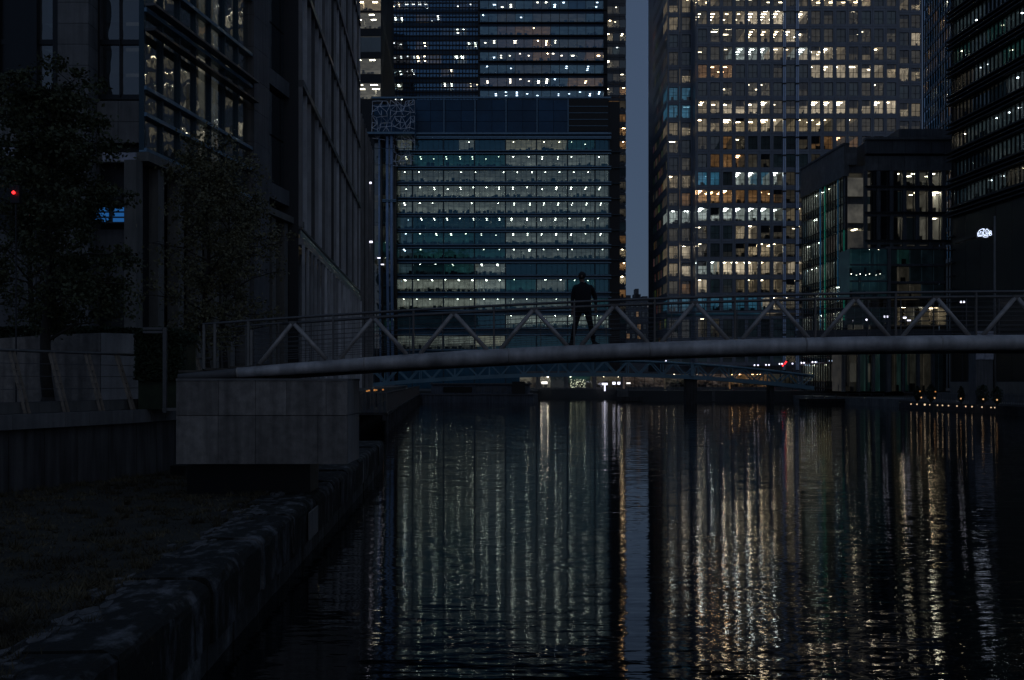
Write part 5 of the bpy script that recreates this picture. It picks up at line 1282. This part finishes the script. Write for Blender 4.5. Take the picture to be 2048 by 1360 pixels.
for i in range(5):
    o = thing('jetty_lamp', '%s of the five low amber lamps on the jetty' % ('first', 'second', 'third', 'fourth', 'fifth')[i], 'lamp', (PX((734, 738, 749, 753, 766)[i], 84 + i * 3), 84 + i * 3, 1.5), 0, 'amber lamps on the jetty')
    mb = MB(); mb.box(-.04, .04, -.04, .04, 0, 1.45); mb.build('post', M['frame'], o); mb = MB(); mb.box(-.07, .07, -.07, .07, 1.45, 1.54 + .03 * (i % 3)); mb.build('lens', M['amber_emit'], o)

# ------------------------------------------------------------------ moored barge
bg = thing('moored_barge', 'dark flat sided barge with long cabin moored at the end of the dock', 'barge', (PX(838, 183), 183.0, 0))
vx = lambda px: PX(px, 183) - PX(838, 183)
vz = lambda py: PZ(py, 183)
mb = MB(); mb.prism([(vx(838), .6), (vx(846), 0), (vx(1066), 0), (vx(1076), .8), (vx(1076), 5), (vx(838), 5)], -.4, vz(788)); mb.build('hull', M['barge'], bg)
block('rubbing_strake', bg, 'stone_dark', vx(846), vx(1066), -.12, 0, vz(790), vz(788.5))
block('cabin', bg, 'barge', vx(862), vx(1060), .7, 4.4, vz(788) + .01, vz(769)); block('cabin_roof', bg, 'stone_dark', vx(858), vx(1064), .4, 4.7, vz(769) + .01, vz(766.5))
block('dark_panel', bg, 'black_clad', vx(886), vx(944), .62, .69, vz(785), vz(774)); block('wheelhouse', bg, 'mull_dark', vx(1024), vx(1050), .3, 3, vz(788) + .01, vz(763))
for i in range(4): block('hatch', bg, 'stone_dark', vx(952 + i * 17), vx(962 + i * 17), .64, .69, vz(783), vz(775))
block('window', bg, 'granite_lit', vx(1056), vx(1066), .2, .4, vz(793), vz(786)); mb = MB(); mb.tube([(vx(862), 2, vz(767)), (vx(862), 2, vz(752))], .12, 8); mb.build('mast', M['rail_dark'], bg)
# ------------------------------------------------------------------ far teal footbridge
f2 = thing('far_footbridge', 'shallow arched teal truss footbridge far down the dock', 'bridge', (0, 170.0, 0))
FY = 170.0
def ydeck(px): return 747 + .000152 * (px - 1180) ** 2 * (.9 if px > 1180 else .72)
def ytop(px): return 721.5 + .000152 * (px - 1180) ** 2 * (1.0 if px > 1180 else .75)
pxs = [700 + i * 23.2 for i in range(41)]
for dy in (0, 3.0):
    mb = MB(); mb.tube([(PX(p, FY), dy, PZ(ytop(p), FY)) for p in pxs], .2, 8); mb.build('top_chord', M['bridge_teal'], f2, smooth=True)
    mb = MB()
    for a, b in zip(pxs, pxs[1:]): mb.bar((PX(a, FY), dy, PZ(ydeck(a) + 2, FY)), (PX(b, FY), dy, PZ(ydeck(b) + 2, FY)), .35, .62)
    mb.build('deck_beam', M['bridge_teal'], f2)
    for i, (a, b) in enumerate(zip(pxs, pxs[1:])):
        p, q = ((a, ydeck(a)), (b, ytop(b))) if i % 2 else ((a, ytop(a)), (b, ydeck(b)))
        mb = MB(); mb.bar((PX(p[0], FY), dy, PZ(p[1], FY)), (PX(q[0], FY), dy, PZ(q[1], FY)), .2, .2); mb.build('brace', M['bridge_teal'], f2)
        if i % 3 == 0: mb = MB(); mb.bar((PX(a, FY), dy, PZ(ydeck(a), FY)), (PX(a, FY), dy, PZ(ytop(a) - 1, FY)), .16, .16); mb.build('post', M['bridge_teal'], f2)
for i, (a, b) in enumerate(zip(pxs, pxs[1:])): mb = MB(); mb.box(PX(a, FY) + .02, PX(b, FY) - .02, .2, 2.8, PZ(ydeck((a + b) / 2), FY) - .1, PZ(ydeck((a + b) / 2), FY) + .05); mb.build('deck_plate', M['timber'], f2)
for px in (1384, 1545): mb = MB(); mb.box(PX(px - (11 if px < 1500 else 4), FY), PX(px + (11 if px < 1500 else 4), FY), .3, 2.7, -.5, PZ(ydeck(px) + 5, FY)); mb.build('pier', M['timber'], f2)
mb = MB(); mb.box(PX(1384, FY) - .25, PX(1384, FY) + .25, -.4, -.1, PZ(ydeck(1384), FY), PZ(ytop(1384) - 2, FY)); mb.build('pylon', M['bridge_teal'], f2)
# ------------------------------------------------------------------ far quay wall, lobby at the end of the water, small lights
fq = thing('far_quay_wall', 'pale concrete quay wall with railing across the end of the dock', 'quay wall', (0, 194.6, 0))
px = 1234.0
while px < 1600:
    p2 = min(1604, px + 46); block('wall_panel', fq, 'quay_conc', PX(px, 194.6) + .02, PX(p2, 194.6) - .02, 0 if px < 1380 else -3, .3 if px < 1380 else .0, .1, 2.05 + .02 * ((px // 46) % 2)); px = p2
block('fender', fq, 'timber', PX(1234, 194.6), PX(1600, 194.6), -.5, -.02, .05, .9)
for i in range(34): block('rail_post', fq, 'rail', PX(1244 + i * 10.6, 194.6) - .03, PX(1244 + i * 10.6, 194.6) + .03, .5, .56, 2.05, 3.2)
block('hand_rail', fq, 'rail', PX(1240, 194.6), PX(1600, 194.6), .5, .57, 3.2, 3.27)
pn = thing('pontoon', 'low black landing pontoon moored beside the terrace', 'pontoon', (PX(1612, 168), 168, 0))
block('float', pn, 'timber', 0, 13.0, 0, 4, -.3, .75); block('deck', pn, 'mull_dark', -.2, 13.4, -.2, 4.2, .76, .95); block('fender', pn, 'black_clad', .2, 12.8, -.3, -.02, .3, .6)
for i in range(7): block('bollard_post', pn, 'rail_dark', 1 + i * 1.9, 1.15 + i * 1.9, .1, .25, .95, 1.7)
block('rail', pn, 'rail_dark', 1, 12.6, .1, .2, 1.7, 1.78)
lbY = 229.5
lby = thing('waterside_lobby', 'lit ground floor lobby with stone columns at the end of the water', 'building', (PX(1060, lbY), lbY, 2.0))
hx = lambda px: PX(px, lbY) - PX(1060, lbY)
hz_ = lambda py: PZ(py, lbY) - 2.0
rng = random.Random(91)
for p in (1076, 1133, 1189, 1246): block('column', lby, 'stone_grey', hx(p) - .45, hx(p) + .45, 0, .9, 0, hz_(752))
block('soffit', lby, 'stone_dark', hx(1040), hx(1260), -.2, 8, hz_(752), hz_(742)); block('plinth', lby, 'quay_conc', hx(1040), hx(1260), -1.2, 8, -.02, .35)
cells = [(hx(1040), hx(1064), 't'), (hx(1064), hx(1076), 'd'), (hx(1076), hx(1101), 't'), (hx(1101), hx(1138), 'k'), (hx(1138), hx(1185), 'g'), (hx(1185), hx(1250), 'd')]
rooms('lobby_interior', lby, cells, 1.2, 6, .4, hz_(753), rng, pitch=(1.6, 1.5), size=(.22, .10), clutter=1.5)
for i in range(12): pane(lby, 'pane_shop', hx(1040 + 18 * i + 9), 1.0, hz_(772), hx(18) - hx(0) - .06, hz_(753) - hz_(788))
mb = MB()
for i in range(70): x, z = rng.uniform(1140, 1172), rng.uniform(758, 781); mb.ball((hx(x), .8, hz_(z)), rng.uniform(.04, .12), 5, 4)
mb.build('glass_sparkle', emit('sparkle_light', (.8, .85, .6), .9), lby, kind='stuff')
for (xa, xb, ya, yb, mt, lab, nm) in ((1083, 1095, 763, 768, 'white_emit', 'long bright white lit sign in the lobby opening', 'lit_sign'), (1204, 1215, 766, 770, 'cool_emit', 'bright white T shaped lit sign by the lobby column', 'lit_sign'), (1225, 1231, 764, 769, 'cool_emit', 'first of two small violet white lit panels above the quay', 'lamp_board'), (1235, 1240.5, 764, 769, 'cool_emit', 'second of two small violet white lit panels above the quay', 'lamp_board'), (1253, 1261, 765, 768, 'white_emit', 'low white lit panel at the end of the far railing', 'lamp_board')):
    o = thing(nm, lab, 'sign', (PX(xa, 226), 226.0 if xa < 1220 else 197.0, 2.0)); Yq = 226.0 if xa < 1220 else 197.0; o.location.x = PX(xa, Yq)
    w = PX(xb, Yq) - PX(xa, Yq); mb = MB(); mb.box(0, w, 0, .06, PZ(yb, Yq) - 2, PZ(ya, Yq) - 2)
    if 'T shaped' in lab: mb.box(w * .40, w * .62, 0, .055, PZ(782, Yq) - 2, PZ(yb, Yq) - 2.01)
    mb.build('lit_face', M[mt], o)
    mb = MB(); mb.box(w * .45, w * .55, .08, .2, -.0, PZ(ya, Yq) - 2); mb.build('stand', M['frame'], o)
# street lamps with twin globes on the far side
spots = [(1410, 1416, 731, 215), (1509, 1516, 731.5, 212), (1532, 1538, 731, 208), (1559, 1564, 729, 204), (1585, 1585, 728.5, 200), (1603, 1608, 727, 196), (1625, 1631, 725.5, 192), (1660, 1665, 723, 186), (1689, 1695, 722, 182), (1733, 1733, 641, 165), (1769, 1775, 635, 160), (1808, 1811, 637, 157), (1816, 1820, 643, 155), (1922, 1928, 605.5, 150), (1332, 1332, 723, 225)]
ordn = 'first second third fourth fifth sixth seventh eighth ninth tenth eleventh twelfth thirteenth fourteenth fifteenth'.split()
for i, (a, b, py, Y) in enumerate(spots):
    o = thing('street_lamp', '%s globe lamp counting along the far quay from the sky gap' % ordn[i] if i < 14 else 'single globe lamp below the sky gap on the far quay', 'street lamp', (PX((a + b) / 2, Y), Y, 2.0), 0, 'globe lamps along the far quay')
    z = PZ(py, Y) - 2.0; mb = MB(); mb.tube([(0, 0, 0), (0, 0, z)], .08, 6, r2=.05); w = max(.0, (PX(b, Y) - PX(a, Y)) / 2)
    if w > .05: mb.tube([(-w, 0, z - .02), (w, 0, z - .02)], .04, 6)
    mb.build('post', M['frame'], o)
    for s_ in ((-w, w) if w > .05 else (0,)): mb = MB(); mb.ball((s_, 0, z + .12), .15, 8, 6); mb.build('globe', M['cool_emit'], o)
tl = thing('traffic_signal', 'red traffic signal on a thin pole among the far lamps', 'traffic light', (PX(1571, 206), 206, 2.0))
mb = MB(); mb.tube([(0, 0, 0), (0, 0, PZ(727, 206) - 2)], .06, 6); mb.build('pole', M['frame'], tl)
for dx_2, z_ in ((-.15, 727), (-.55, 731), (.1, 724)): mb = MB(); mb.ball((dx_2, -.1, PZ(z_, 206) - 2), .16, 8, 6); mb.build('red_lens', M['red_emit'], tl)
# low warm shop fronts beyond the far bridge
rng = random.Random(19)
for i, (xa, xb, cd) in enumerate(((1250, 1330, 'p'), (1332, 1380, 'd'), (1392, 1460, 'p'), (1462, 1540, 'o'), (1542, 1600, 'd'))):
    Y = 214.0; o = thing('quayside_kiosk', '%s of five low dim shop fronts behind the far bridge' % ordn[i], 'shop', (PX(xa, Y), Y, 2.0), 0, 'low shop fronts behind the far bridge')
    w = PX(xb, Y) - PX(xa, Y) - .2; mb = MB(); room(mb, 0, w, .3, 4, .2, 3.2, cd, rng, pitch=(1.4, 1.5), size=(.3, .25), clutter=2.0); mb.build('interior', ROOM_MATS, o, kind='stuff')
    block('roof', o, 'stone_dark', -.1, w + .1, -.3, 4.6, 3.25, 3.7); block('sill', o, 'stone_dark', 0, w, .0, .3, 0, .6)
    n = max(2, int(w / 1.6))
    for k in range(n): pane(o, 'pane_dark', (k + .5) * w / n, .22, 1.9, w / n - .08, 2.5); block('mullion', o, 'frame', k * w / n - .05, k * w / n + .05, .1, .3, .6, 3.2)
